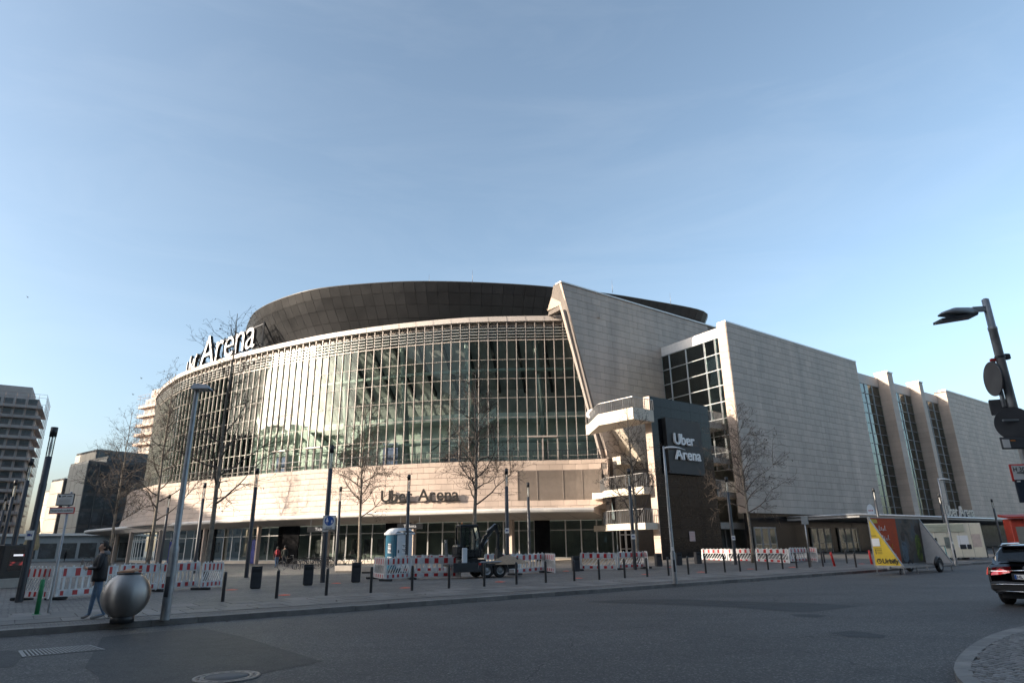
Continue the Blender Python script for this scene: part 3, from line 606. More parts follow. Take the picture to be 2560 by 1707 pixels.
# door pair in the glass front
for i0, w_ in ((5, 3), (31, 2), (36, 2)):
    a, b = FO[i0]+onorm(FB, i0)*.12, FO[i0+w_]+onorm(FB, i0)*.12; dd = part('terrace_door', Geo().bar(a+Z*(ZS+2.55), b+Z*(ZS+2.55), .5, .16).bar(a+Z*ZS, a+Z*(ZS+2.5), .16, .14).bar(b+Z*ZS, b+Z*(ZS+2.5), .16, .14).bar(a.lerp(b, .5)+Z*ZS, a.lerp(b, .5)+Z*(ZS+2.5), .22, .14), MULL, AR, world=True)
# ---- sail wall
C1 = -46.6; sw_ = part('sail_wall', Geo().slab([SC(41.45, C1, 28.0), SC(45.0, C1, 15.2), SC(46.9, C1, 10.1), SC(49.0, C1, .1), SC(80, C1, .1), SC(80, C1, 28.0)], -N*.8), JOINT, AR, world=True)
clad(sw_, 'stone_panel', SC(0, C1, 0), S, Z, [(41.45, 28.0), (46.9, 9.9), (57.4, 9.9), (66, 27), (66, 28.0)], 1.42, .755, STONEG, limit=240, th=.05)
def se(z): return 41.45+(28-z)*(5.45/17.9)
# lit side face
g = Geo(); zz = [28.0-1.05*i for i in range(0, 18)]+[9.8]
so_ = part('sail_edge', Geo().slab([SC(41.45, C1, 28.0), SC(41.25, C1-1.0, 28.0), SC(se(25.6)+.2, C1-3.4, 25.5), SC(se(25.6), C1, 25.5)], S*.5).slab([SC(se(25.6), C1+.0, 25.5), SC(se(25.6), C1-1.1, 25.5), SC(46.95, C1-1.1, 9.8), SC(46.95, C1, 9.8)], S*.5), JOINT, sw_)
for a, b in zip(zz, zz[1:]):
    th0, th1 = (1.0+(28-a)*1.0, 1.0+(28-b)*1.0) if b > 25.5 else (1.1, 1.1)
    q = [SC(se(a), C1+.04, a-.01), SC(se(a), C1-th0, a-.01), SC(se(b), C1-th1, b+.01), SC(se(b), C1+.04, b+.01)]; part('edge_stone', Geo().slab(q, -S*.05), STONE, sw_)
part('coping', Geo().bar(SC(41.3, C1-.3, 28.06), SC(80, C1-.3, 28.06), .95, .14), M('coping_metal', (.58, .55, .52), .35, metal=.5), sw_)
g = Geo(); g.bar(SC(se(25.2)-.25, C1-.5, 25.2), SC(46.6, C1-.5, 9.9), .30, .4); part('edge_frame', g, MULL, sw_)
# ---- main street block
C2 = -36.9
def wallblock(name, s0, s1, z0, z1, lim, dep=1.05):
    o = part(name, Geo().slab([SC(s0, C2, z0), SC(s1, C2, z0), SC(s1, C2, z1), SC(s0, C2, z1)], -N*dep), JOINT, AR, world=True)
    clad(o, 'stone_panel', SC(0, C2, 0), S, Z, [(s0, z0), (s1, z0), (s1, z1), (s0, z1)], 1.35, .70, STONEG, limit=lim, th=.05)
    part('coping', Geo().bar(SC(s0-.1, C2-.4, z1+.07), SC(s1+.05, C2-.4, z1+.07), 1.0, .16), MATS['coping_metal'], o)
    return o
mb = wallblock('street_wall', 55.45, 82.9, 4.3, 23.55, 300)
for i in range(28):
    z = 4.3+.7*i
    if z < 23.4: part('edge_stone', Geo().slab([SC(55.45, C2, z+.01), SC(55.45, C2-1.05, z+.01), SC(55.45, C2-1.05, min(z+.69, 23.55)), SC(55.45, C2, min(z+.69, 23.55))], -S*.06), STONE, mb)
rw = wallblock('street_wall', 110.9, 150, 4.3, 23.45, 200, 1.6)
WC = C2-1.4
for s0, s1 in ((91.5, 93.0), (101.4, 102.6)):
    pl = part('pilaster', Geo().slab([SC(s0, C2, 4.3), SC(s1, C2, 4.3), SC(s1, C2, 23.5), SC(s0, C2, 23.5)], -N*1.6), JOINT, AR, world=True)
    for i in range(28):
        z = 4.3+.7*i
        if z > 23.3: break
        z2 = min(z+.68, 23.5)
        part('stone_panel', Geo().slab([SC(s0, C2, z), SC(s1, C2, z), SC(s1, C2, z2), SC(s0, C2, z2)], N*.05), STONEG, pl)
        part('stone_panel', Geo().slab([SC(s0, C2+.05, z), SC(s0, C2-1.6, z), SC(s0, C2-1.6, z2), SC(s0, C2+.05, z2)], -S*.05), STONE, pl)
    part('coping', Geo().slab([SC(s0-.15, C2+.15, 23.5), SC(s1+.1, C2+.15, 23.5), SC(s1+.1, C2-1.6, 23.5), SC(s0-.15, C2-1.6, 23.5)], Z*.14), MATS['coping_metal'], pl)
for i in range(28):
    z = 4.3+.7*i
    if z < 23.2: part('edge_stone', Geo().slab([SC(110.9, C2+.05, z), SC(110.9, C2-1.6, z), SC(110.9, C2-1.6, z+.68), SC(110.9, C2+.05, z+.68)], -S*.05), STONE, rw)
for s0, s1 in ((82.9, 91.5), (93.0, 101.4), (102.6, 110.9)):
    tw = part('tall_window', Geo().slab([SC(s0, WC+.1, 21.6), SC(s1, WC+.1, 21.6), SC(s1, WC+.1, 22.9), SC(s0, WC+.1, 22.9)], -N*.4).slab([SC(s0, WC-2.5, 4.3), SC(s1, WC-2.5, 4.3), SC(s1, WC-2.5, 22), SC(s0, WC-2.5, 22)], -N*.1), [M('fascia_grey', (.42, .40, .38), .5)], AR, world=True)
    nc = 4; hs = (21.6-4.3)/13
    for r_ in range(13):
        for c_ in range(nc):
            a = s0+(s1-s0)*c_/nc; b = s0+(s1-s0)*(c_+1)/nc; z = 4.3+hs*r_; q = random.gauss(0, .006)
            part('pane', Geo().slab([SC(a+.03, WC, z+.03), SC(b-.03, WC+q, z+.03), SC(b-.03, WC+q, z+hs-.03), SC(a+.03, WC, z+hs-.03)], N*.02), GLASSD, tw)
    g = Geo()
    for r_ in range(14): g.bar(SC(s0, WC+.05, 4.3+hs*r_), SC(s1, WC+.05, 4.3+hs*r_), .1, .06)
    for c_ in range(1, nc): g.bar(SC(s0+(s1-s0)*c_/nc, WC+.05, 4.3), SC(s0+(s1-s0)*c_/nc, WC+.05, 21.6), .06, .12)
    part('window_grid', g, M('grid_grey', (.25, .26, .27), .4, metal=.4), tw)
# ---- glazed stair between sail and street block
G0 = SC(56.6, C1, 0); G1 = SC(55.95, -37.95, 0); gd = (G1-G0); gn = Vector((-gd.y, gd.x, 0)).normalized()
if gn.dot(S) > 0: gn = -gn
sg = part('stair_glazing', Geo().slab([G0+Z*22.3, G1+Z*22.3, G1+Z*23.4, G0+Z*23.4], -gn*.5).slab([G0+Z*4-gn*5, G1+Z*4-gn*5, G1+Z*22-gn*5, G0+Z*22-gn*5], -gn*.1), WHITE, AR, world=True)
us = [0, .14, .43, .73, .9, 1.0]; zs = [8.6+1.7125*i for i in range(9)]
for r_ in range(8):
    for c_ in range(5):
        a, b = G0.lerp(G1, us[c_]), G0.lerp(G1, us[c_+1]); q = random.gauss(0, .008)
        part('pane', Geo().slab([a+Z*(zs[r_]+.03), b+gn*q+Z*(zs[r_]+.03), b+gn*q+Z*(zs[r_+1]-.03), a+Z*(zs[r_+1]-.03)], gn*.02), GLASSD, sg)
g = Geo()
for z in zs: g.bar(G0+Z*z+gn*.06, G1+Z*z+gn*.06, .12, .07)
for u_ in us[:-1]: p = G0.lerp(G1, u_)+gn*.06; g.bar(p+Z*8.6, p+Z*22.3, .08, .12)
part('mullions', g, M('mullion_grey', (.50, .52, .53), .4, metal=.4), sg)
part('floor_plates', Geo().slab([G0+Z*12.0-gn*.3, G1+Z*12.0-gn*.3, G1+Z*12.5-gn*.3, G0+Z*12.5-gn*.3], -gn*4).slab([G0+Z*17.1-gn*.3, G1+Z*17.1-gn*.3, G1+Z*17.6-gn*.3, G0+Z*17.6-gn*.3], -gn*4), INTD, sg)
# ---- black granite portal
CP = -38.4
pt = part('portal', Geo().slab([SC(44.4, CP, .05), SC(52.9, CP, .05), SC(52.9, CP, 14.56), SC(44.4, CP, 14.56)], -N*.7), JOINT, AR, world=True)
clad(pt, 'granite_panel', SC(0, CP, 0), S, Z, [(44.4, .3), (52.9, .3), (52.9, 14.56), (44.4, 14.56)], 1.42, .892, BLACKS, limit=140, th=.04, bond=False, gap=.012, hgap=.016)
for i in range(16): part('edge_stone', Geo().slab([SC(44.4, CP+.04, .3+.892*i), SC(44.4, CP-.7, .3+.892*i), SC(44.4, CP-.7, 1.18+.892*i), SC(44.4, CP+.04, 1.18+.892*i)], -S*.05), STONE, pt)
# ---- balconies left of the portal
def balcony(name, pts, ztop, th, solid, mt, railz=1.05):
    P_ = [SC(a, b, 0) for a, b in pts]; bk = [SC(pts[-1][0], C1, 0), SC(pts[0][0], C1, 0)]
    bo = part(name, Geo().prism([(p.x, p.y) for p in (P_+bk)], ztop-th, ztop), mt, AR, world=True)
    g = Geo(); Q = resample(P_, step=.22)
    for a, b in zip(Q, Q[1:]): g.bar(a+Z*(ztop+railz), b+Z*(ztop+railz), .06, .05)
    for i, a in enumerate(Q): g.bar(a+Z*ztop, a+Z*(ztop+railz), .035 if i % 6 else .08)
    part('railing', g, M('rail_metal', (.36, .35, .34), .4, metal=.6), bo); return bo
balcony('balcony', [(44.0, -46.2), (41.3, -42.0), (41.6, -37.95), (44.3, -37.95)], 13.14, 1.05, 1, CREAM, .95)
balcony('balcony', [(44.9, -45.9), (43.5, -43.9), (43.3, -38.9), (44.4, -38.9)], 6.44, .62, 0, CREAM, 1.15)
balcony('balcony', [(44.9, -45.9), (42.7, -42.9), (42.7, -38.5), (44.4, -38.5)], 3.36, .55, 0, CREAM, 1.15)
# stair body, landing and doors under the balconies
part('stair_flight', Geo().slab([SC(47.2, C1+.1, 14.4), SC(50.5, C1+.1, 10.2), SC(50.5, C1+.1, 9.0), SC(47.2, C1+.1, 13.2)], N*1.6), CREAM, AR, world=True)
part('stair_core', Geo().slab([SC(46.9, C1+.9, .1), SC(49.1, C1+.9, .1), SC(49.1, C1+.9, 10), SC(46.9, C1+.9, 10)], -N*.3).slab([SC(46.9, C1+.9, 9.2), SC(49.1, C1+.9, 9.2), SC(49.1, C1+.9, 10), SC(46.9, C1+.9, 10)], N*.8), CREAM, AR, world=True)
pd = part('side_entrance', Geo().slab([SC(46.4, C1+1.2, .1), SC(49.0, C1+1.2, .1), SC(49.0, C1+1.2, 3.2), SC(46.4, C1+1.2, 3.2)], -N*.1), BLACKS, AR, world=True)
for q in range(3):
    a = 46.5+q*.85; part('door', Geo().bar(SC(a, C1+1.35, .15), SC(a, C1+1.35, 3), .1, .1).bar(SC(a+.72, C1+1.35, .15), SC(a+.72, C1+1.35, 3), .1, .1).bar(SC(a, C1+1.35, 2.5), SC(a+.72, C1+1.35, 2.5), .1, .1).bar(SC(a, C1+1.35, 1.2), SC(a+.72, C1+1.35, 1.2), .07, .07), WHITE, pd)
# ---- recess right of the portal: balconies and doors
CR = -38.6
for xa, xb, yt, yb in ((1632, 1694, 968, 981), (1641, 1702, 1050, 1062), (1650, 1711, 1128, 1140), (1658, 1718, 1199, 1214)):
    A_ = PC(xa, yt, CR); B_ = PC(xb, yt+8, CR); z1 = A_.z; z0 = PC(xa, yb, CR).z; s0, s1 = max(52.95, A_.dot(S)-.2), B_.dot(S)+.6
    bo = part('balcony', Geo().slab([SC(s0, CR, z0), SC(s1, CR, z0), SC(s1, CR-4, z0), SC(s0, CR-4, z0)], Z*(z1-z0)), CONC, AR, world=True)
    if yt > 1190: continue
    bo2 = Geo(); A0, A1 = SC(s0, CR-.08, z1), SC(s1, CR-.08, z1)
    for q in range(26): p = A0.lerp(A1, q/25); bo2.bar(p, p+Z*1.1, .05)
    bo2.bar(A0+Z*1.1, A1+Z*1.1, .06, .06); part('railing', bo2, MATS['rail_metal'], bo)
part('recess_wall', Geo().slab([SC(52.9, C2-5.2, .1), SC(62, C2-5.2, .1), SC(62, C2-5.2, 13), SC(52.9, C2-5.2, 13)], -N*.3), INTD, AR, world=True)
# ---- black ground floor of the street block with doors
gfz = .45; bl = part('base_wall', Geo().slab([SC(55.6, C2-.35, gfz-.4), SC(150, C2-.35, gfz-.4), SC(150, C2-.35, 4.3), SC(55.6, C2-.35, 4.3)], -N*.3), BLACKS, AR, world=True)
clad(bl, 'granite_panel', SC(0, C2-.35, 0), S, Z, [(55.6, gfz), (100, gfz), (100, 4.3), (55.6, 4.3)], 1.5, .96, BLACKS, limit=160, th=.03, bond=False, gap=.012, hgap=.016)
for u0, u1 in ((1890, 1945), (2033, 2083), (2102, 2151)):
    a = PC(u0/K, 1380/K, C2-.25).dot(S); b = PC(u1/K, 1380/K, C2-.25).dot(S); d_ = part('entrance_doors', Geo().slab([SC(a, C2-.3, gfz), SC(b, C2-.3, gfz), SC(b, C2-.3, 3.0), SC(a, C2-.3, 3.0)], N*.06), INTD, AR, world=True)
    for q in range(3):
        x0 = a+(b-a)*q/3; x1 = a+(b-a)*(q+1)/3; part('door', Geo().bar(SC(x0+.07, C2-.2, gfz), SC(x0+.07, C2-.2, 3), .11, .1).bar(SC(x1-.07, C2-.2, gfz), SC(x1-.07, C2-.2, 3), .11, .1).bar(SC(x0, C2-.2, 2.95), SC(x1, C2-.2, 2.95), .1, .12).bar(SC(x0, C2-.2, 1.45), SC(x1, C2-.2, 1.45), .06, .08), MATS['rail_metal'], d_)
        part('pane', Geo().slab([SC(x0+.12, C2-.2, gfz+.05), SC(x1-.12, C2-.2, gfz+.05), SC(x1-.12, C2-.2, 2.88), SC(x0+.12, C2-.2, 2.88)], N*.02), GLASSD, d_)
part('recess_doors', Geo().slab([SC(52.9, C2-3.0, .2), SC(58, C2-3.0, .2), SC(58, C2-3.0, 3.6), SC(52.9, C2-3.0, 3.6)], -N*.1), INTD, AR, world=True)
g = Geo()
for q in range(5): p = SC(53.0+q*.85, C2-2.9, .4); g.bar(p, p+Z*2.8, .12, .1)
g.bar(SC(52.9, C2-2.9, 3.1), SC(57, C2-2.9, 3.1), .12, .12); part('door_frames', g, MATS['rail_metal'], AR, world=True)
# ---- entrance canopy on the right
cz = PC(2147.5/K, 1284/K, C2+6).z
a = PC(2147.5/K, 1284/K, C2+6).dot(S)
ec = part('entrance_canopy', Geo().slab([SC(a, C2+6, cz), SC(a+60, C2+6, cz), SC(a+60, C2-.3, cz-.15), SC(a-2.0, C2-.3, cz-.15)], -Z*.30), M('canopy_grey', (.30, .30, .30), .45, metal=.3), AR, world=True)
part('canopy_trim', Geo().tube([SC(a-2.0, C2-.2, cz-.1), SC(a, C2+6, cz-.05), SC(a+60, C2+6, cz-.05)], .12, 8), M('trim_light', (.5, .5, .5), .35, metal=.6), ec)
# lightning rods and dish
for x, y in ((1085, 650), (1407, 672), (1541, 700), (985, 660)):
    p = PZ(x, y, 31.6); part('lightning_rod', Geo().tube([p, p+Z*1.7], [.035, .012], 5), GALV, AR, world=True)
# ------------------------------------------------------------------ lettering on the arena
def letters(root, word, mt, size, place, key=(.06, .012), gap=.06, side=None):
    "place(dist) -> origin, tangent ; returns nothing"
    d = 0
    for ch in word:
        if ch == ' ': d += size*.32; continue
        vs, fs, x0, x1, y0, y1 = TXT[(ch, *key)]; wd = (x1-x0)*size
        o, tx, ty = place(d+wd/2); g = text_geo((ch, *key), o-Vector(tx).normalized()*wd/2, tx, ty, size); lo = part('letter', g, mt, root, world=True)
        if side:
            lo.data.materials.append(side); tn = Vector(tx).cross(Vector(ty)).normalized()
            for pg in lo.data.polygons: pg.material_index = 0 if abs(pg.normal.dot(tn)) > .8 else 1
        d += wd+gap*size
LW = M('sign_white', (.86, .85, .84), .4, var=.03); LSIDE = M('sign_black', (.012, .012, .013), .35, var=.2)
rs = thing('rooftop_sign', 'large white letters on a steel frame along the roof edge of the arena', 'sign', (-40, 84, ZT))
CN = offs(F, .1); Lc = [0]
for a, b in zip(CN, CN[1:]): Lc.append(Lc[-1]+(b-a).length)
def onc(d):
    for i in range(len(Lc)-1):
        if Lc[i+1] >= d: p = CN[i].lerp(CN[i+1], (d-Lc[i])/(Lc[i+1]-Lc[i])); t = (CN[i+1]-CN[i]).normalized(); return p, t
    return CN[-1], (CN[-1]-CN[-2]).normalized()
# arc distance of the right end of the word
de = min(range(len(CN)), key=lambda i: (CN[i]-Vector((-32.3, 76.6, 0))).length); Dend = Lc[de]
size = 6.4; wl = 0
for ch in 'Uber Arena': wl += size*.32 if ch == ' ' else (TXT[(ch, .032, -.008)][3]-TXT[(ch, .032, -.008)][2])*size+.07*size
SD = Vector((-.77, .638, 0)); SO = Vector((-32.6, 77.5, ZT))
LA = sum((TXT[(c, .032, -.008)][3]-TXT[(c, .032, -.008)][2])*size+.07*size for c in 'Arena')+.1*size; SD2 = Vector((-.55, .835, 0))
def onc(d):
    q = d-Dend; a = SO.xy.to_3d()
    return (a+SD*q, SD) if q <= LA else (a+SD*LA+SD2*(q-LA), SD2)
def plc(d): p, t = onc(Dend+wl-d); return p+Z*(ZT+.75), -t, Z
letters(rs, 'Uber Arena', [LW], size, plc, (.032, -.008), .07, LSIDE)
g = Geo(); A_ = [onc(Dend+wl*q/26) for q in range(27)]
for zz in (1.2, 3.9):
    for (a, t), (b, t2) in zip(A_, A_[1:]):
        nn = Vector((-t.y, t.x, 0)); g.bar(a-nn*.55+Z*(ZT+zz), b-nn*.55+Z*(ZT+zz), .14, .14)
for q, (a, t) in enumerate(A_):
    nn = Vector((-t.y, t.x, 0))
    if q % 3 == 0: g.bar(a-nn*.6+Z*ZT, a-nn*.6+Z*(ZT+4.3), .16, .16); g.bar(a-nn*3.4+Z*ZT, a-nn*.6+Z*(ZT+4.2), .14, .14); g.bar(a-nn*.6+Z*(ZT+1.2), a-nn*.1+Z*(ZT+1.2), .1)
part('support_frame', g, BLACK, rs, world=True)
ws = thing('facade_sign', 'dark metal letters standing off the pale stone band above the ticket windows', 'sign', (-6, 64, 6.5))
j_s = 36
def nearest(x): return min(range(len(SBr)), key=lambda j: abs(band(j, .55).x-x))
p0 = PY(867, 1150, 64.5); p1_ = PY(1054, 1146, 63.6); tx = (p1_-p0).normalized(); tot = (p1_-p0).length
szw = 3.05; wl2 = sum(szw*.32 if c == ' ' else (TXT[(c, .06, .012)][3]-TXT[(c, .06, .012)][2])*szw+.06*szw for c in 'Uber Arena')
szw *= tot/wl2
fy = band(nearest(-6), .62); tx = Vector((tx.x, tx.y, 0)).normalized()
bandz = p0.z
def bpt(x, z): j = nearest(x); t = (ZS-z)/(ZS-ZC-.25); return band(j, min(1, max(0, t)))
def plw(d):
    x = p0.x+tx.x*d; q = bpt(x, bandz); return Vector((x, q.y-.42, bandz)), tx, Z
letters(ws, 'Uber Arena', M('letter_bronze', (.05, .045, .042), .4, metal=.5), szw, plw, (.06, .012), .06)
g = Geo(); q0, q1 = bpt(p0.x, bandz), bpt(p0.x+tot, bandz); g.bar(Vector((p0.x, q0.y-.25, bandz-.06)), Vector((p0.x+tot, q1.y-.25, bandz-.06)), .1, .08)
part('mounting_rail', g, ANTH, ws, world=True)
bs = thing('portal_sign', 'matt black square board with raised white lettering on the granite portal', 'sign', SC(53, CP, 11))
tl = PC(1663/K, 1043/K, CP+.5); br = PC(1762.7/K, 1188.8/K, CP+.5); s0, s1, z0, z1 = tl.dot(S), br.dot(S)+.05, br.z, tl.z
part('board', Geo().slab([SC(s0, CP+.06, z0), SC(s1, CP+.06, z0), SC(s1, CP+.06, z1), SC(s0, CP+.06, z1)], N*.44), M('matt_black', (.022, .021, .021), .55, var=.15), bs, world=True)
for wd_, (ux, uy) in (('Uber', (1686, 1109)), ('Arena', (1689, 1146.5))):
    p = PC(ux/K, uy/K, CP+.62); letters(bs, wd_, LW, 1.42, lambda d, p=p: (p+S*d, S, Z), (.06, .012), .06)
for nm, x0, x1, y0, y1, Y in (('ticket counter left of the portable toilet', 705, 770, 1208, 1222, 63.6), ('ticket counter behind the portable toilet', 912, 971, 1201, 1215, 61.4)):
    a = PY(x0, y1, Y); b = PY(x1, y0, Y); t = thing('ticket_sign', 'small black hanging sign lettered Tickets over the '+nm, 'sign', (a.x, Y, a.z)); part('board', Geo().box(a.x, b.x, Y, Y+.12, a.z, b.z), BLACK, t, world=True)
    h = b.z-a.z; part('lettering', text_geo(('Tickets', .02, 0.0), ((a.x+b.x)/2, Y-.012, a.z+h*.27), (1, 0, 0), Z, h*.78, True), LW, t, world=True)
    part('hanger', Geo().bar((a.x+.3, Y+.06, b.z), (a.x+.3, Y+.06, 4.35), .03).bar((b.x-.3, Y+.06, b.z), (b.x-.3, Y+.06, 4.35), .03), GALV, t, world=True)
es = thing('canopy_sign', 'thin upright metal letters seen edge on along the right entrance canopy', 'sign', SC(100, C2+5, cz))
pe = PC(2180, 1181, C2+5.6); letters(es, 'Uber Arena', M('letter_steel', (.45, .46, .47), .35, metal=.6), 1.7, lambda d: (SC(pe.dot(S)-1+d, C2+5.6, cz+.15), S, Z), (.06, .012), .06)
# satellite dish
p = PC(1357, 950, C1+1.2); dt = thing('satellite_dish', 'round white satellite dish beside the topmost balcony of the arena', 'dish', p)
dg_ = Geo(); dg_.lathe([(0, .10), (.25, .075), (.42, .02), (.5, -.06), (.48, -.07), (.4, 0), (0, .06)], 24); dg_.xf(Vector((-.55, -.8, .35)).to_track_quat('Z', 'Y').to_matrix().to_4x4() @ Matrix.Scale(-1, 4, (0, 0, 1))); part('reflector', dg_, WHITE, dt)
part('feed_arm', Geo().tube([(0, 0, -.4), (-.25, -.4, -.1)], .02, 5), ANTH, dt); part('mast', Geo().tube([(.1, .1, -1.6), (.06, .06, 0)], .035, 6), GALV, dt)
# ------------------------------------------------------------------ bollards
ORD = ['first', 'second', 'third', 'fourth', 'fifth', 'sixth', 'seventh', 'eighth', 'ninth', 'tenth', 'eleventh', 'twelfth', 'thirteenth', 'fourteenth', 'fifteenth', 'sixteenth', 'seventeenth', 'eighteenth', 'nineteenth', 'twentieth', 'twenty-first', 'twenty-second', 'twenty-third', 'twenty-fourth']
bp_ = Geo(); bp_.lathe([(.052, 0), (.052, .82), (.047, .86), (.030, .875), (0, .878)], 14)
b0 = thing('bollard', 'x', 'bollard', group='black bollards along the pavement edge'); part('post', bp_, BLACK, b0); part('collar', Geo().lathe([(.055, .72), (.055, .755)], 14), M('bollard_band', (.05, .05, .052), .25), b0)
BX = [555.6, 683.2, 800.5, 909, 1007.6, 1100, 1185.7, 1264.8, 1338, 1407.6, 1472, 1533.7, 1591.3, 1645.4, 1696, 1745.4, 1790.8, 1834.7, 1876, 1915.8, 1953, 1988.8, 2023, 2055.9]
BY = [1503, 1494, 1486, 1479.5, 1473.4, 1468.3, 1463.2, 1458.6, 1454.5, 1450.4, 1447, 1443.3, 1440.2, 1437.2, 1434.4, 1432.1, 1429.3, 1427.3, 1425, 1423.5, 1421.4, 1419.4, 1417.6, 1415.6]
for i, (x, y) in enumerate(zip(BX, BY)):
    p = PZ(x/K, y/K); p = SC(p.dot(S), -22.42, .12); lab = 'black steel bollard, %s from the left in the long row along the pavement' % ORD[i]
    if i == 0: b0.location = p; b0['label'] = lab
    else: copy_tree(b0, loc=p, label=lab)
for i, (x, y) in enumerate([(2062, 1406), (2118, 1407.5), (2141, 1417.9), (2377, 1397), (2397, 1396), (2435, 1395), (2453, 1394), (2470, 1393.5), (2488, 1393)]):
    lab = ['black bollard standing behind the row near the red leaning post', 'black bollard left of the advertising trailer, farther one of two', 'black bollard left of the advertising trailer, nearer one of two', 'leftmost bollard in front of the cream kiosk', 'second bollard in front of the cream kiosk', 'third bollard in front of the cream kiosk', 'fourth bollard in front of the cream kiosk', 'fifth bollard in front of the cream kiosk', 'rightmost bollard in front of the cream kiosk, by its shaded side'][i]
    copy_tree(b0, loc=PG(x/K, y/K), label=lab)['group'] = 'bollards near the kiosk and trailer'
RED = M('red_paint', (.55, .03, .025), .5, var=.15); GREEN = M('green_paint', (.02, .20, .075), .5, var=.2)
def lean_post(nm, lab, bx, by, tx_, ty_, mt, r):
    p = PG(bx/K, by/K); q = PY(tx_/K, ty_/K, p.y); t = thing(nm, lab, 'post', p); g = Geo(); d = (q-p); g.tube([(0, 0, 0), d*.97, d], [r, r, r*.7], 10); part('post', g, mt, t); part('foot_plate', Geo().lathe([(r*1.8, 0), (r*1.8, .02), (r, .025)], 10), mt, t)
lean_post('warning_post', 'red post leaning left among the bollards beyond the barriers', 2087, 1415, 2076, 1379, RED, .07)
lean_post('warning_post', 'red post half hidden behind the yellow trailer side', 2180, 1410, 2172, 1375, RED, .07)
lean_post('marker_board', 'bright green leaning post beside the grey sign post at left', 91, 1536, 108, 1447, GREEN, .055)
# ------------------------------------------------------------------ light columns
GLASSL = Mglass('lamp_glass', (.9, .9, .9), .06)
cl0 = thing('light_column', 'x', 'light column', group='slim light columns on the square')
part('shaft', Geo().lathe([(.115, 0), (.115, 4.0), (.105, 4.02), (.105, 4.98), (0, 5.0)], 14), ANTH, cl0); part('lamp_glass', Geo().lathe([(.10, 5.0), (.10, 5.72)], 14), GLASSL, cl0); part('reflector', Geo().lathe([(.02, 4.98), (.05, 5.3), (.02, 5.74)], 8), WHITE, cl0); part('cap', Geo().lathe([(0, 5.70), (.112, 5.71), (.112, 6.06), (0, 6.08)], 14), BLACK, cl0)
cams = [(126, 980, 'tall light column nearest at the far left beside the advertising display', 5.85), (74, 1052, 'second light column from the front in the left row', 6.2), (38, 1101, 'third light column from the front in the left row', 6.2), (15, 1140, 'farthest light column of the left row at the picture edge', 6.2), (592, 1074, 'light column standing left of the dark litter bin nearest the left barriers', 6.3), (763, 1022, 'light column carrying the pedestrian zone sign', 6.55), (471.5, 1108, 'light column right of the large bare tree trunk', 6.3), (783, 1117, 'light column just right of the zone sign, farther back', 6.3), (940, 1089, 'light column rising behind the portable toilet', 6.3), (1163, 1075, 'light column right behind the excavator arm', 6.3), (1212.5, 1107, 'light column in front of the ticket windows right of the excavator', 6.3), (390.5, 1134.6, 'light column between the two left bare trees', 6.3), (1443, 1075.5, 'light column in front of the curved balconies', 6.3), (1667, 1094.5, 'light column right of the black granite portal', 6.3), (2005, 1120, 'sunlit light column beside the heart shaped sign', 6.3), (2155, 1133, 'sunlit light column above the cream kiosk', 6.3), (2277, 1145.5, 'light column at the right end of the cream kiosk', 6.3)]
COLP = {}
for i, (x, y, lab, zt) in enumerate(cams):
    p = PZ(x, y, zt); gz_ = ground(p.x, p.y); o = cl0 if i == 0 else copy_tree(cl0)
    o.location = (p.x, p.y, gz_); o.scale = (1, 1, (zt-gz_)/6.08); o['label'] = lab; COLP[i] = p
def small_plate(p, lab):
    t = thing('camera_notice', lab, 'sign', p); part('plate', Geo().box(-.13, .13, -.01, .01, -.15, .15), WHITE, t); part('camera_symbol', Geo().box(-.07, .04, -.016, -.01, -.03, .05).add([(.04, -.014, .0), (.09, -.014, .05), (.09, -.014, -.05)], [(0, 2, 1)]), M('notice_blue', (.02, .05, .22), .5), t)
for i, (x, y, lab) in {0: (85, 1343, 'small white camera notice on the far left light column'), 5: (757, 1213, 'small white camera notice below the pedestrian zone sign'), 9: (1167, 1218, 'small white camera notice on the column by the excavator'), 12: (1450, 1232, 'small white camera notice on the column by the balconies'), 13: (1675, 1235, 'small white camera notice on the column right of the portal')}.items():
    p = COLP[i]; q = PY(x, y, p.y-.16); small_plate((p.x, p.y-.135, q.z if i else 2.2), lab)
# zone sign
p = COLP[5]; q0 = PY(740, 1216, p.y-.2); q1 = PY(772, 1183, p.y-.2); cx_ = (q0.x+q1.x)/2; hw = (q1.x-q0.x)/2
zs_ = thing('zone_sign', 'square white sign with blue disc of pedestrians and the word ZONE', 'sign', (cx_, p.y-.2, q0.z))
H_ = q1.z-q0.z; part('plate', Geo().bevbox(-hw, hw, -.012, .012, 0, H_, .01), WHITE, zs_)
part('border', Geo().bar((-hw+.02, -.014, .02), (hw-.02, -.014, .02), .012, .012).bar((-hw+.02, -.014, H_-.02), (hw-.02, -.014, H_-.02), .012, .012).bar((-hw+.02, -.014, .02), (-hw+.02, -.014, H_-.02), .012, .012).bar((hw-.02, -.014, .02), (hw-.02, -.014, H_-.02), .012, .012), BLACK, zs_)
BLUE = M('sign_blue', (.012, .09, .36), .45, var=.05); rd = hw*.72; part('disc', Geo().disc((0, -.014, H_*.62), (0, 1, 0), rd, .006, 32), BLUE, zs_)
fg = Geo()
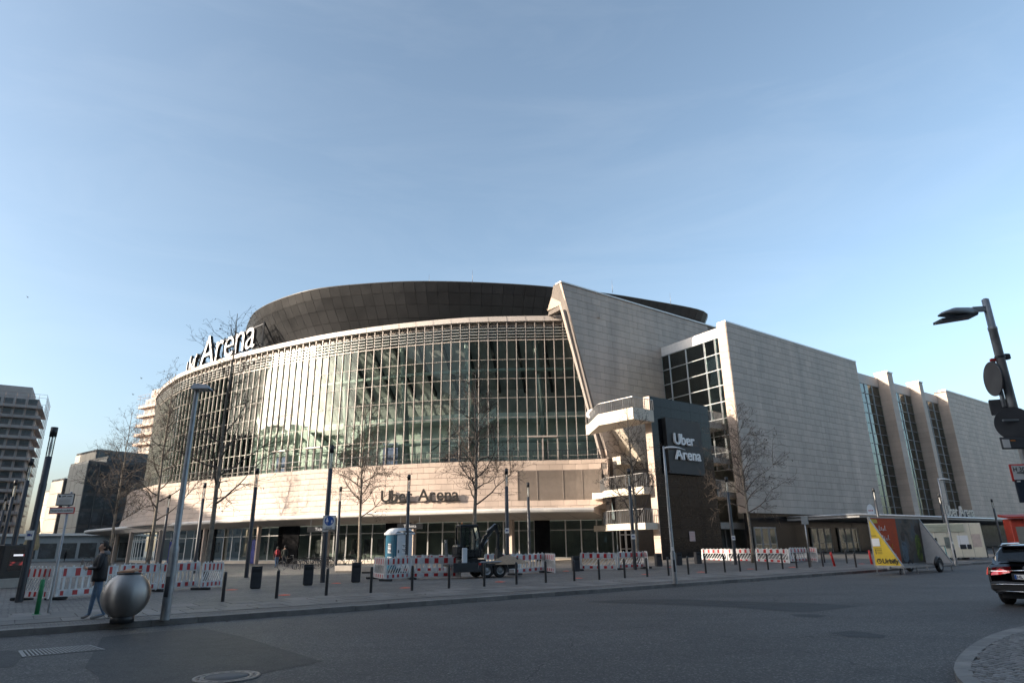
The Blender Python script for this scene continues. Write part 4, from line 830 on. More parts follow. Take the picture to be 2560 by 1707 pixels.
for ox, sc_ in ((-.10, 1.0), (.13, .62)):
    b_ = H_*.62-rd*.72; hh = rd*1.45*sc_; fg.disc((ox, -.02, b_+hh*.90), (0, 1, 0), hh*.09, .004, 12)
    fg.add([(ox-hh*.09, -.02, b_+hh*.8), (ox+hh*.09, -.02, b_+hh*.8), (ox+hh*.2, -.02, b_+hh*.35), (ox-hh*.2, -.02, b_+hh*.35)], [(0, 3, 2, 1)]); fg.bar((ox-hh*.06, -.02, b_+hh*.36), (ox-hh*.12, -.02, b_), hh*.08, .004); fg.bar((ox+hh*.06, -.02, b_+hh*.36), (ox+hh*.1, -.02, b_), hh*.08, .004); fg.bar((ox+hh*.09, -.02, b_+hh*.75), (ox+hh*.22, -.02, b_+hh*.4), hh*.06, .004)
part('pictogram', fg, LW, zs_); part('lettering', text_geo(('ZONE', .01, .01), (0, -.014, H_*.06), (1, 0, 0), Z, H_*.17, True), BLACK, zs_)
# ------------------------------------------------------------------ street lamps
def lamp_head(kind):
    g = Geo()
    return g
# left foreground lamp
p = PZ(378, 1423); t = thing('street_lamp', 'tall grey street lamp with flat square head in the left foreground', 'street lamp', p)
hz_ = PY(466, 893, p.y).z-.12
part('pole', Geo().lathe([(.105, 0), (.105, 1.55), (.10, 1.6), (.075, 1.68), (.055, hz_-.1), (.05, hz_)], 16), GALV, t); part('inspection_door', Geo().box(-.045, .045, -.108, -.09, .5, .95), ANTH, t)
hd = Geo(); hd.add([(-.10, -.16, hz_-.02), (.36, -.16, hz_-.02), (.36, .16, hz_-.02), (-.10, .16, hz_-.02), (-.06, -.10, hz_+.13), (.26, -.08, hz_+.10), (.26, .08, hz_+.10), (-.06, .10, hz_+.13)], [(3, 2, 1, 0), (4, 5, 6, 7), (0, 1, 5, 4), (1, 2, 6, 5), (2, 3, 7, 6), (3, 0, 4, 7)])
part('lamp_head', hd, M('lamp_grey', (.26, .27, .28), .4, metal=.5), t); part('diffuser', Geo().box(-.02, .32, -.12, .12, hz_-.05, hz_-.018), M('diffuser', (.06, .06, .06), .2), t); part('fixing_ring', Geo().lathe([(.07, 2.0), (.07, 2.08)], 14), ANTH, t)
# centre lamp and far lamp with swept white heads
def swept_lamp(bx, by, tx_, ty_, lab, dirx):
    p = PG(bx, by); h = PY(tx_, ty_, p.y).z-p.z; t = thing('street_lamp', lab, 'street lamp', p)
    part('pole', Geo().lathe([(.10, 0), (.10, 1.15), (.075, 1.25), (.055, h*.7), (.042, h), (0, h+.02)], 14), GALV, t); part('inspection_door', Geo().box(-.04, .04, -.102, -.09, .45, .9), ANTH, t)
    d = Vector(dirx).normalized(); r = Vector((-d.y, d.x, 0)); g = Geo(); g.sm = True; vs = []; n = 10; secs = [(0, .05, .05, -.02), (.14, .08, .07, 0), (.45, .13, .08, .0), (.75, .10, .05, -.03), (.95, .03, .02, -.075)]
    for L_, w_, hh, dz in secs:
        for k_ in range(n): a_ = 2*pi*k_/n; vs.append(d*L_+r*(w_*cos(a_))+Z*(h-.07+dz+hh*(max(0, sin(a_)) if sin(a_) > 0 else .35*sin(a_))))
    g.add(vs, [(i*n+k_, i*n+(k_+1) % n, (i+1)*n+(k_+1) % n, (i+1)*n+k_) for i in range(4) for k_ in range(n)]+[tuple(range(n-1, -1, -1)), tuple(range(4*n, 5*n))]); part('lamp_head', g, WHITE, t)
    part('diffuser', Geo().slab([d*.2+r*.09+Z*(h-.105), d*.72+r*.08+Z*(h-.12), d*.72-r*.08+Z*(h-.12), d*.2-r*.09+Z*(h-.105)], -Z*.02), MATS['diffuser'], t); part('sticker', Geo().box(-.05, .05, -.106, -.10, 1.25, 1.4), WHITE, t)
swept_lamp(1551, 1340, 1527, 1025, 'grey street lamp with swept white head beside the granite portal', (1, .15, 0)); swept_lamp(2197, 1298, 2166, 1098, 'distant street lamp with swept white head beside the cream kiosk', (1, .15, 0))
# right foreground pole carrying signs
Yp = 11.0; top = PY(2262, 686, Yp); t = thing('street_lamp', 'grey lamp post crowded with traffic signs at the right edge', 'street lamp', (top.x, Yp, 0)); h = top.z
part('pole', Geo().lathe([(.11, 0), (.11, 1.4), (.085, 1.5), (.07, h-.62), (.075, h-.61), (.075, h-.56), (.062, h-.55), (.06, h-.02), (.03, h)], 16), GALV, t); part('clamp', Geo().lathe([(.085, h-1.15), (.085, h-1.11)], 14), ANTH, t)
g = Geo(); g.bar((-.05, 0, h-.2), (-.30, -.02, h-.22), .07, .09); part('arm', g, GALV, t)
hd = Geo(); hd.sm = True; prof = [(-.22, .045, .10), (-.36, .10, .15), (-.62, .12, .14), (-.86, .09, .05), (-.90, .06, .02)]; vs = []; n = 12
for x_, w_, hh in prof:
    for k_ in range(n): a_ = 2*pi*k_/n; vs.append((x_, w_*cos(a_)*1.15, h-.32+(.02 if x_ > -.3 else 0)+hh*max(-.12, sin(a_))+.09*(x_+.22)*-.25))
hd.add(vs, [(i*n+k_, i*n+(k_+1) % n, (i+1)*n+(k_+1) % n, (i+1)*n+k_) for i in range(4) for k_ in range(n)]+[tuple(range(n)), tuple(range(4*n, 5*n))]); part('lamp_head', hd, MATS['lamp_grey'], t)
part('diffuser_flap', Geo().slab([(-.30, -.13, h-.36), (-.97, -.13, h-.46), (-.97, .13, h-.46), (-.30, .13, h-.36)], (0, 0, .045)), ANTH, t)
part('sensor', Geo().bevbox(.06, .17, -.05, .05, h-1.17, h-1.07, .015), ANTH, t)
DKG = M('sign_back', (.075, .078, .085), .5, metal=.3, var=.2)
def place_r(x, y, dY=0): q = PY(x, y, Yp+dY); return q
q = place_r(2281, 870, .1); t = thing('round_sign', 'large round sign seen edge on from behind on the right pole', 'sign', q); g = Geo(); g.disc((0, 0, 0), Vector((.98, -.2, 0)), .31, .02, 32); part('plate', g, DKG, t); part('rail', Geo().bar((.03, -.06, .36), (.03, -.06, -.52), .05), GALV, t); part('clip', Geo().bar((-.02, -.07, .33), (.10, -.07, .33), .04).bar((-.02, -.07, -.18), (.10, -.07, -.18), .04), RED, t)
q = place_r(2292, 935, .1); t = thing('back_plate', 'small rounded dark plate below the round sign on the right pole', 'sign', q); part('plate', Geo().bevbox(-.12, .14, -.01, .01, -.14, .14, .02).xf(Matrix.Rotation(-.35, 4, 'Z')), DKG, t)
q = place_r(2330, 973, -.2); t = thing('round_sign', 'dark disc, back of a round traffic sign, in front of the right pole', 'sign', q); g = Geo(); g.disc((0, 0, 0), Vector((.35, 1, 0)), .29, .02, 36); part('plate', g, DKG, t); part('rib', Geo().bar((-.2, -.02, .06), (.2, -.02, .06), .03), GALV, t)
q = place_r(2350, 1017, -.22); t = thing('street_name_board', 'dark board with stickers under the disc on the right pole', 'sign', q); part('board', Geo().bevbox(-.38, .5, -.02, .02, -.10, .10, .02), DKG, t); part('sticker', Geo().box(-.36, -.24, -.026, -.02, -.08, .06), WHITE, t); part('sticker', Geo().box(-.22, -.14, -.026, -.02, .03, .05), M('sticker_orange', (.6, .2, .03), .5), t)
q = place_r(2342, 1085, -.2); t = thing('hydrant_sign', 'white hydrant plate with red border lettered H 300', 'sign', q); part('border', Geo().bevbox(-.15, .25, -.012, .012, -.14, .14, .02), RED, t); part('plate', Geo().box(-.125, .225, -.02, -.012, -.115, .115), WHITE, t)
part('lettering', text_geo(('H', .01, .01), (-.11, -.022, .02), (1, 0, 0), Z, .10), BLACK, t); part('lettering', text_geo(('300', .01, .01), (-.01, -.022, .02), (1, 0, 0), Z, .10), BLACK, t); part('rule', Geo().bar((-.06, -.024, -.0), (.18, -.024, -.0), .012, .012).bar((.06, -.024, -.0), (.06, -.024, -.10), .012, .012), BLACK, t)
q = place_r(2352, 1125, -.2); t = thing('dark_info_plate', 'dark blue plate with white marks below the hydrant plate', 'sign', q); part('plate', Geo().bevbox(-.12, .25, -.012, .012, -.2, .2, .02), M('navy', (.02, .03, .05), .5), t); part('mark', Geo().bar((-.09, -.016, .14), (-.04, -.016, .14), .02, .02).bar((.02, -.016, .06), (.15, -.016, .06), .012, .012), LW, t)
# left sign post
p = PZ(110, 1408); q = PY(152, 1130, p.y); t = thing('sign_post', 'slim galvanised post with two rectangular notices at far left', 'sign', p); ht = q.z-p.z
part('pole', Geo().lathe([(.032, 0), (.032, ht), (0, ht+.01)], 10), GALV, t)
a = PY(127, 1161, p.y-.05); b = PY(174, 1133, p.y-.05)
def plate(nm, x0, y0, x1, y1, mt, dy=.05, ins=0):
    a = PY(x0, y0, p.y-dy); b = PY(x1, y1, p.y-dy); return a.x-p.x, b.x-p.x, a.z-p.z, b.z-p.z
x0, x1, z0, z1 = plate('', 127, 1161, 173, 1133, WHITE); part('frame', Geo().bevbox(x0, x1, -.062, -.04, z0, z1, .015), BLACK, t); part('notice', Geo().box(x0+.02, x1-.02, -.068, -.062, z0+.02, z1-.02), WHITE, t)
g = Geo(); wd = x1-x0; g.disc((x0+.12*wd+.03, -.072, z1-.07), (0, 1, 0), .03, .004, 14)
for q_ in range(4): g.bar((x0+.06, -.071, z0+.05+q_*.035), (x1-.06-.03*(q_ % 2), -.071, z0+.05+q_*.035), .016 if q_ == 3 else .009, .003)
g.bar((x0+.16, -.071, z1-.08), (x0+.26, -.071, z1-.06), .02, .02); g.bar((x0+.30, -.071, z1-.075), (x1-.06, -.071, z1-.07), .02, .02); part('print', g, BLACK, t)
x0, x1, z0, z1 = plate('', 112, 1180, 173, 1164, RED); part('red_frame', Geo().box(x0, x1, -.06, -.045, z0, z1), RED, t); part('fire_notice', Geo().box(x0+.025, x1-.025, -.066, -.06, z0+.025, z1-.025), WHITE, t)
tk = TXT[('Feuerwehrzufahrt', .01, .005)]; sz_ = (x1-x0-.09)/(tk[3]-tk[2]); part('lettering', text_geo(('Feuerwehrzufahrt', .01, .005), ((x0+x1)/2, -.068, (z0+z1)/2-.3*sz_), (1, 0, 0), Z, sz_, True), BLACK, t)
# ------------------------------------------------------------------ litter bins
bn = thing('litter_bin', 'x', 'bin', group='dark square litter bins'); part('body', Geo().bevbox(-.21, .21, -.21, .21, .03, .84, .02), ANTH, bn); part('lid', Geo().bevbox(-.215, .215, -.215, .215, .84, .87, .01), BLACK, bn); part('opening', Geo().box(-.15, .15, -.225, -.21, .64, .76), RUBBER, bn); part('foot', Geo().box(-.17, .17, -.17, .17, 0, .03), BLACK, bn)
bins = [(638, 1470.5, .35, 'dark litter bin nearest the left barriers, first of three in a row'), (769, 1462, .3, 'dark litter bin in front of the bicycle rack'), (889, 1454.7, .25, 'dark litter bin left of the portable toilet by the stone benches'), (1440, 1427, .2, 'dark litter bin beside the barriers in front of the side door'), (1647, 1415, .2, 'dark litter bin left of the centre street lamp by the portal'), (1697, 1412, .2, 'dark litter bin right of the centre street lamp by the portal'), (1746, 1409, .2, 'dark litter bin touching the left end of the long right barriers'), (2414, 1396, .2, 'dark litter bin in front of the cream kiosk')]
for i, (x, y, a, lab) in enumerate(bins):
    p = PG(x/K, y/K)
    if i == 0: bn.location = p; bn.rotation_euler = (0, 0, a); bn['label'] = lab
    else: copy_tree(bn, loc=p, rz=a, label=lab)
# ------------------------------------------------------------------ red and white barriers
BW = M('barrier_white', (.60, .59, .575), .5, var=.3, scale=2.5, world=True); BR = M('barrier_red', (.40, .02, .022), .45, var=.3, scale=3, world=True)
def make_barrier(diag):
    t = thing('barrier', 'x', 'barrier')
    g = Geo()
    for x in (0.03, .97): g.box(x-.022, x+.022, -.02, .02, .05, 1.04)
    for z in (.10, .30, .72, 1.02): g.box(.05, .95, -.018, .018, z-.018, z+.018)
    for q in range(7): g.box(.07+q*.14, .10+q*.14, -.015, .015, 1.038, 1.09)
    part('frame', g, BW, t)
    g = Geo()
    for q in range(9):
        x = .09+q*.1
        if diag: g.bar((x-.03, 0, .32), (min(x+.10, .95), 0, .70), .02, .032, up=(0, 1, 0))
        else: g.box(x, x+.035, -.012, .012, .32, .70)
    part('infill_bars', g, BW, t); part('upper_board', Geo().box(.055, .945, -.026, -.019, .74, 1.0), M('reflective_white', (.52, .525, .53), .4, var=.28, scale=2.2, world=True), t); part('lower_board', Geo().box(.055, .945, -.026, -.019, .12, .28), MATS['reflective_white'], t)
    for z0, z1 in ((.745, .995), (.125, .275)):
        for q in range(5): part('red_stripe', Geo().box(.07+q*.19, .15+q*.19-(.03 if q in (0, 4) else 0), -.03, -.0262, z0, z1), BR, t)
    part('foot', Geo().bevbox(-.03, .09, -.38, .38, 0, .10, .025), RUBBER, t)
    return t
bars = [(52, 1500, 120, 1501, 1, 'barrier panel in shade behind the far left light column'), (134, 1499, 287, 1486, 0, 'barrier panel with upright bars between sign post and walking person'), (291, 1484, 392, 1478, 0, 'barrier panel right of the steel sphere top, left of the lamp post'), (394, 1478, 494, 1471, 0, 'barrier panel right of the foreground lamp post'), (499, 1474, 553, 1467, 1, 'narrow slanted barrier panel ending the left barrier group'),
 (933, 1446, 961, 1452, 1, 'barrier panel turned sideways at the left corner of the toilet enclosure'), (962, 1452, 1025, 1447.5, 1, 'barrier panel with slanted bars in front of the portable toilet'), (1026, 1447.5, 1153, 1443.5, 0, 'long barrier panel with upright bars left of the excavator trailer'), (1285, 1437, 1362, 1430, 0, 'barrier panel right behind the excavator trailer'), (1363, 1430, 1388, 1434, 1, 'barrier panel turned sideways at the right of the excavator site'),
 (1000, 1432, 1150, 1429, 0, 'barrier panel at the back of the toilet enclosure'), (1210, 1428, 1300, 1424, 0, 'barrier panel at the back, right behind the excavator bucket'),
 (1450, 1425.5, 1544, 1424, 1, 'left panel of the barrier pair in front of the balconies'), (1545, 1423.5, 1614, 1420, 1, 'right panel of the barrier pair in front of the balconies'), (1615, 1420, 1622, 1424, 1, 'short barrier end panel turned sideways before the portal'),
 (1755, 1405, 1820, 1406, 1, 'first panel from the left of the long right barrier line'), (1821, 1406, 1890, 1406, 1, 'second panel from the left of the long right barrier line'), (1891, 1406, 1976, 1407.5, 1, 'third panel from the left of the long right barrier line'), (1978, 1406.5, 2021, 1403, 1, 'fourth panel from the left of the long right barrier line'), (2022, 1403, 2045, 1405, 1, 'last slanting panel at the right end of the barrier line')]
proto = {}
for x0, y0, x1, y1, dg_, lab in bars:
    a, b = PG(x0/K, y0/K), PG(x1/K, y1/K); d = b-a; d.z = 0; L_ = d.length
    L_ = min(max(L_, 1.2), 4.2)
    if dg_ not in proto: proto[dg_] = make_barrier(dg_); o = proto[dg_]
    else: o = copy_tree(proto[dg_])
    o.location = a; o.rotation_euler = (random.gauss(0, .025), random.gauss(0, .008), atan2(d.y, d.x)); o.scale = (L_, 1, 1); o['label'] = lab; o['group'] = 'red and white construction barriers'
# orange spray marks
OR = M('orange_spray', (.75, .10, .04), .7, var=.25, scale=14)
OML = ['right of the left barriers', 'nearest of all, beside the second bollard', 'right of the zone sign column', 'at the foot of the fifth bollard', 'left of the eighth bollard', 'between the tenth and eleventh bollard', 'farther back right of the excavator barriers', 'between the thirteenth and fourteenth bollard', 'beside the sixteenth bollard', 'farther back between the litter bins by the portal', 'at the foot of the nineteenth bollard', 'left of the twenty-second bollard', 'just left of the yellow trailer panel']
for i, (x, y) in enumerate([(579, 1474), (711, 1487), (841, 1457.5), (1013, 1469), (1250, 1454), (1445, 1445), (1415, 1427), (1614, 1435.5), (1753, 1429.5), (1674, 1417.5), (1875, 1422), (1981, 1417.5), (2155, 1409)]):
    p = PG(x/K, y/K); g = Geo(); n = 14; g.add([(0, 0, .03)]+[((.16+.06*random.random())*cos(k*2*pi/n)*1.2, (.13+.05*random.random())*sin(k*2*pi/n)*1.5, .008) for k in range(n)], [(0, k+1, (k+1) % n+1) for k in range(n)]); o = part('paint_mark', g, OR); o.location = p
    tag(o, 'orange spray paint mark on the paving '+OML[i], 'paint mark', 'orange paint marks on the square')
# ------------------------------------------------------------------ steel sphere with a cardboard box on top
p = PZ(279, 1430); t = thing('steel_sphere', 'big brushed steel sphere on a short black base at the kerb', 'sphere', p)
R_ = .50; prof = [(.16, .115)]+[(R_*sin(a_), .585-R_*cos(a_)) for a_ in [.35+(2.66-.35)*q/22 for q in range(23)]]+[(.22, 1.035), (0, 1.03)]
part('shell', Geo().lathe(prof, 48), STEEL, t); part('base', Geo().lathe([(0, 0), (.24, 0), (.24, .14), (.2, .16)], 32), BLACK, t); part('top_ring', Geo().lathe([(.22, 1.02), (.245, 1.03), (.245, 1.055), (.21, 1.06)], 32), BLACK, t)
o = part('cardboard_tray', Geo().slab([(-.19, -.17, 0), (.2, -.15, .02), (.21, .15, .05), (-.16, .17, .03)], (0, 0, .03)).slab([(-.15, -.14, .03), (.15, -.12, .05), (.1, .14, .09), (-.1, .15, .08)], (0, 0, .012)), M('cardboard', (.42, .24, .15), .8, var=.2)); o.location = p+Z*1.055; tag(o, 'folded brown cardboard tray lying on top of the steel sphere', 'cardboard')
# ------------------------------------------------------------------ people
SKIN = M('skin', (.42, .25, .17), .6, var=.08); HAIR = M('hair_dark', (.02, .014, .01), .6, var=.4, scale=30)
def person(name, me, loc, rz, mats, hairm, label, k=1.0, jacket=None, hy=-.02):
    t = thing(name, label, 'person', loc, rz); part('body', me, mats, t)
    h = loft_shell([(0, .015+hy, 1.545*k, .05, .05), (0, .01+hy, 1.60*k, .086, .092), (0, .005+hy, 1.67*k, .094, .104), (0, .0+hy, 1.73*k, .085, .096), (0, 0+hy, 1.775*k, .05, .06), (0, hy, 1.79*k, .01, .012)], 16)
    for i, v in enumerate(h.v):
        if v[1] < hy-.02 and v[2] < 1.735*k: h.v[i] = (v[0]*.9, hy-.02+(v[2]-1.735*k)*-.15, max(v[2], 1.60*k))
    part('hair', h, hairm, t)
    fz = 1.60*k; fc = Geo(); fc.sm = True; yy = hy-.088*k
    fc.tube([(0, yy+.01, fz+.045), (0, yy-.022, fz+.0), (0, yy-.004, fz-.012)], [.010, .016, .010], 8); part('nose', fc, SKIN, t)
    e = Geo()
    for sx in (-1, 1): e.disc((sx*.031, yy+.004, fz+.034), (sx*.35, -1, 0), .011, .008, 10)
    part('eyes', e, M('eye_dark', (.03, .025, .02), .3), t); part('mouth', Geo().bar((-.022, yy+.002, fz-.035), (.022, yy+.002, fz-.035), .01, .008), M('lip', (.28, .11, .09), .5), t)
    ea = Geo()
    for sx in (-1, 1): ea.disc((sx*.080*k, hy+.01, fz+.02), (1, 0, 0), .028, .018, 10)
    part('ears', ea, SKIN, t); return t
JK = M('jacket_navy', (.005, .006, .009), .55, var=.3, scale=8, bump=.3, bscale=25); JEAN = M('jeans', (.10, .16, .24), .8, var=.25, scale=6); SHOE = M('shoe_grey', (.28, .28, .28), .6); DKTR = M('trousers_dark', (.02, .02, .025), .7)
p = PZ(213, 1421); p.z = .125
pr = person('person', HUM_A, p, radians(-62), [JK, JEAN, SKIN, SHOE], HAIR, 'person in dark jacket and blue jeans walking left behind the steel sphere', 1.0)
jk = loft_shell([(0, -.01, .84, .20, .155), (0, -.01, .92, .205, .16), (0, -.01, 1.06, .195, .155), (0, -.02, 1.24, .215, .165), (0, -.03, 1.38, .20, .14), (0, -.03, 1.46, .12, .10), (0, -.02, 1.505, .085, .09)], 20); part('jacket', jk, JK, pr)
part('hood', loft_shell([(0, .05, 1.44, .13, .09), (0, .06, 1.50, .125, .085), (0, .05, 1.545, .10, .06)], 14), M('hood_grey', (.18, .17, .17), .8), pr); part('zip', Geo().bar((0, -.185, .9), (0, -.19, 1.36), .012, .008), GALV, pr); part('ponytail', Geo().tube([(0, .07, 1.64), (0, .13, 1.58), (0, .12, 1.47)], [.035, .04, .012], 8), HAIR, pr)
t = thing('suitcase', 'dark rolling suitcase pulled behind the walking person', 'suitcase', p+Vector((.30, .40, 0)), .3); part('shell', Geo().bevbox(-.20, .20, -.12, .12, .06, .66, .04), BLACK, t); part('handle', Geo().bar((-.1, .1, .66), (-.1, .16, .98), .02).bar((.1, .1, .66), (.1, .16, .98), .02).bar((-.1, .16, .98), (.1, .16, .98), .03), ANTH, t)
for sx in (-1, 1): part('wheel', Geo().disc((sx*.16, .08, .04), (1, 0, 0), .04, .03, 12), RUBBER, t)
pb = PG(634, 1303); pc = PG(651, 1301)
person('person', HUM_B, pb, radians(-150), [M('jacket_maroon', (.10, .015, .02), .8), JEAN, SKIN, DKTR], HAIR, 'person in dark red jacket with backpack seen from behind by the bicycles', .966); x_ = thing('backpack', 'red backpack worn by the person by the bicycles', 'backpack', pb+Vector((.06, -.17, 1.05)), radians(-150)); part('bag', Geo().bevbox(-.15, .15, -.02, .16, 0, .42, .05), M('pack_red', (.35, .02, .03), .7), x_); part('pocket', Geo().bevbox(-.11, .11, .16, .2, .04, .2, .015), MATS['pack_red'], x_)
person('person', HUM_C, pc, radians(-170), [M('jacket_olive', (.022, .026, .02), .8), DKTR, SKIN, DKTR], HAIR, 'person in dark green jacket seen from behind by the bicycles', 1.02)
pdn = PG(1623, 1285); person('person', HUM_D, pdn, radians(60), [BLACK, DKTR, SKIN, DKTR], HAIR, 'person in black clothes behind the long right barriers by the portal', .99)
pe2 = PG(147, 1290); me2 = HUM_B.copy(); me2.materials.clear(); person('person', me2, (pe2.x, pe2.y, .12), 1.2, [BLACK, DKTR, SKIN, DKTR], HAIR, 'distant dark figure standing behind the left barriers', .966)
# ------------------------------------------------------------------ bicycles, rack, benches
def make_bike(mt):
    t = thing('bicycle', 'x', 'bicycle')
    for cy in (-.53, .53):
        g = Geo(); g.tube([(0, cy+.335*cos(a_), .34+.335*sin(a_)) for a_ in [2*pi*q/26 for q in range(26)]], .018, 6, closed=True); wh = part('wheel', g, RUBBER, t)
        g = Geo(); g.tube([(0, cy+.315*cos(a_), .34+.315*sin(a_)) for a_ in [2*pi*q/26 for q in range(26)]], .010, 5, closed=True)
        for q in range(12): a_ = 2*pi*q/12; g.tube([(.02, cy, .34), (0, cy+.31*cos(a_), .34+.31*sin(a_))], .0025, 3, cap=False)
        g.disc((0, cy, .34), (1, 0, 0), .03, .07, 8); part('rim', g, GALV, wh)
    fr = Geo(); bb, ra, st, ht, hb, fa = (0, -.08, .30), (0, -.53, .34), (0, -.20, .82), (0, .33, .88), (0, .37, .76), (0, .53, .34)
    for a_, b_ in ((bb, st), (bb, hb), (st, ht), (ht, hb)): fr.tube([a_, b_], .018, 7)
    for sx in (-.05, .05): fr.tube([(sx*.4, *bb[1:]), (sx, *ra[1:])], .010, 5); fr.tube([(sx*.3, *st[1:]), (sx, *ra[1:])], .009, 5); fr.tube([(sx*.6, *hb[1:]), (sx, *fa[1:])], .012, 5)
    part('frame', fr, mt, t); part('seat_post', Geo().tube([st, (0, -.23, .96)], .013, 6), GALV, t); part('saddle', loft_shell([(0, -.25, .95, .05, .10), (0, -.24, .975, .075, .13), (0, -.24, .99, .06, .12)], 12), BLACK, t)
    part('handlebar', Geo().tube([(0, .32, .9), (0, .31, 1.02)], .013, 6).tube([(-.28, .2, 1.03), (-.2, .30, 1.04), (0, .33, 1.02), (.2, .30, 1.04), (.28, .2, 1.03)], .012, 6), GALV, t)
    c_ = Geo(); c_.disc((.03, -.08, .30), (1, 0, 0), .09, .01, 14); c_.bar((.05, -.08, .30), (.05, .03, .18), .02, .015); c_.bar((-.05, -.08, .30), (-.05, -.19, .42), .02, .015); c_.box(.03, .13, .0, .06, .165, .185); c_.box(-.13, -.03, -.22, -.16, .41, .43); part('crank', c_, ANTH, t)
    g = Geo()
    for cy in (-.53, .53): g.tube([(0, cy+.37*cos(a_), .34+.37*sin(a_)) for a_ in [.3+q*.25 for q in range(9)]], .014, 4)
    part('mudguard', g, BLACK, t); return t
bk0 = make_bike(M('bike_black', (.02, .02, .022), .35)); bk0['group'] = 'bicycles parked on the square'
bkl = [(830/1.0, 1290, 100, 'dark bicycle leftmost at the rack, seen side on'), (905, 1288, 60, 'dark bicycle behind the rack bars, second from left'), (1030, 1291, 95, 'bicycle right of the litter bin at the rack'), (1120, 1287, 70, 'bicycle standing by the zone sign column')]
bikes = [(663, 1308, -88, 'dark bicycle leftmost at the rack, seen side on'), (712, 1307, -78, 'dark bicycle in the middle of the rack, behind the litter bin'), (742, 1305, -60, 'dark bicycle at the right end of the rack by the zone sign column'), (795, 1303, -70, 'bicycle with basket leaning at the left stone bench'), (832, 1300, -100, 'dark bicycle behind the right stone bench near the tree')]
for i, (x, y, a, lab) in enumerate(bikes):
    p = PZ(x, y); o = bk0 if i == 0 else copy_tree(bk0); o.location = p; o.rotation_euler = (radians(4), 0, radians(a)); o['label'] = lab
    if i == 3:
        c = Geo(); c.add([(-.17, .36, 1.0), (.17, .36, 1.0), (.2, .62, 1.0), (-.2, .62, 1.0), (-.2, .34, 1.24), (.2, .34, 1.24), (.23, .66, 1.24), (-.23, .66, 1.24)], [(3, 2, 1, 0), (0, 1, 5, 4), (1, 2, 6, 5), (2, 3, 7, 6), (3, 0, 4, 7)]); part('basket', c, M('wicker', (.05, .04, .03), .8), o)
t = thing('bicycle_rack', 'low black steel rack of upright hoops holding the bicycles', 'bike rack', PZ(700, 1303)); a = PZ(672, 1306)-Vector(t.location); b = PZ(762, 1300)-Vector(t.location)
for q in range(12):
    p = a.lerp(b, q/11); part('hoop', Geo().tube([p, p+Z*.78, p+Vector((.08, .3, .78)), p+Vector((.08, .3, 0))], .03, 7), BLACK, t)
part('top_rail', Geo().bar(a+Z*.76, b+Z*.76, .05), BLACK, t)
for x0, x1, y0, y1, lab in ((768, 818, 1314, 1314, 'low square stone bench left of the tree with bicycles behind'), (828, 858, 1316, 1316, 'low stone bench right of the tree next to the barriers')):
    a, b = PZ(x0, y0), PZ(x1, y1); t = thing('stone_bench', lab, 'bench', a, atan2(b.y-a.y, b.x-a.x)); L_ = (b-a).length; part('block', Geo().bevbox(0, L_, 0, .8, .08, .42, .02), CONC, t); part('plinth', Geo().box(.06, L_-.06, .06, .74, 0, .08), BLACK, t)
# ------------------------------------------------------------------ portable toilet
ga = PG(960, 1308); t = thing('portable_toilet', 'blue and white portable toilet behind the barriers', 'portable toilet', PZ(914, 1313), radians(42)); t.scale = (1.2, 1.2, 1.2)
TB = M('toilet_blue', (.012, .10, .17), .4, var=.12); TW = M('toilet_white', (.62, .65, .68), .4, var=.08)
part('base', Geo().bevbox(-.58, .58, -.58, .58, 0, .14, .03), BLACK, t); part('walls', Geo().bevbox(-.55, .55, -.52, .55, .14, 2.0, .06), TB, t); dr = part('door', Geo().bevbox(-.46, .50, -.56, -.5, .2, 1.98, .03), TW, t); part('handle', Geo().box(-.40, -.35, -.59, -.55, .98, 1.14), BLACK, dr)
part('side_panel', Geo().bevbox(-.575, -.54, -.40, .45, .25, 1.9, .03), TB, t)
rf = Geo(); rf.sm = True; vs = []; N_ = 12
for y_ in (-.6, -.5, .5, .6):
    for q in range(N_+1): u_ = q/N_*2-1; zz = 2.02+(.26*(1-abs(u_)**3.2) if abs(y_) < .55 else .10*(1-abs(u_)**4)); vs.append((u_*.60, y_, zz))
rf.add(vs, [(j*(N_+1)+i, j*(N_+1)+i+1, (j+1)*(N_+1)+i+1, (j+1)*(N_+1)+i) for j in range(3) for i in range(N_)]); rf.sm = False; rf.bevbox(-.61, .61, -.61, .61, 1.92, 2.03, .03); part('roof', rf, TW, t)
for sx in (-.58, .58): part('lifting_eye', Geo().disc((sx, -.58, 1.98), (0, 1, 0), .05, .04, 12), TW, t)
part('label_plate', Geo().box(-.14, .16, -.572, -.564, .98, 1.46), LW, t); part('label_plate', Geo().box(-.588, -.578, -.16, .16, .98, 1.46), LW, t)
NV = M('toi_navy', (.02, .03, .05), .5)
for q_ in (0, 1):
    part('lettering', text_geo(('TOI', .01, .03), (.01, -.575, 1.26-.22*q_), (1, 0, 0), Z, .19, True), NV, t); part('lettering', text_geo(('TOI', .01, .03), (-.591, 0, 1.26-.22*q_), (0, -1, 0), Z, .19, True), NV, t)
part('sticker', Geo().box(-.59, -.58, -.2, .2, .66, .80), LW, t); part('vent_plate', Geo().box(-.12, .0, -.62, -.61, 1.94, 2.0), BLACK, t)
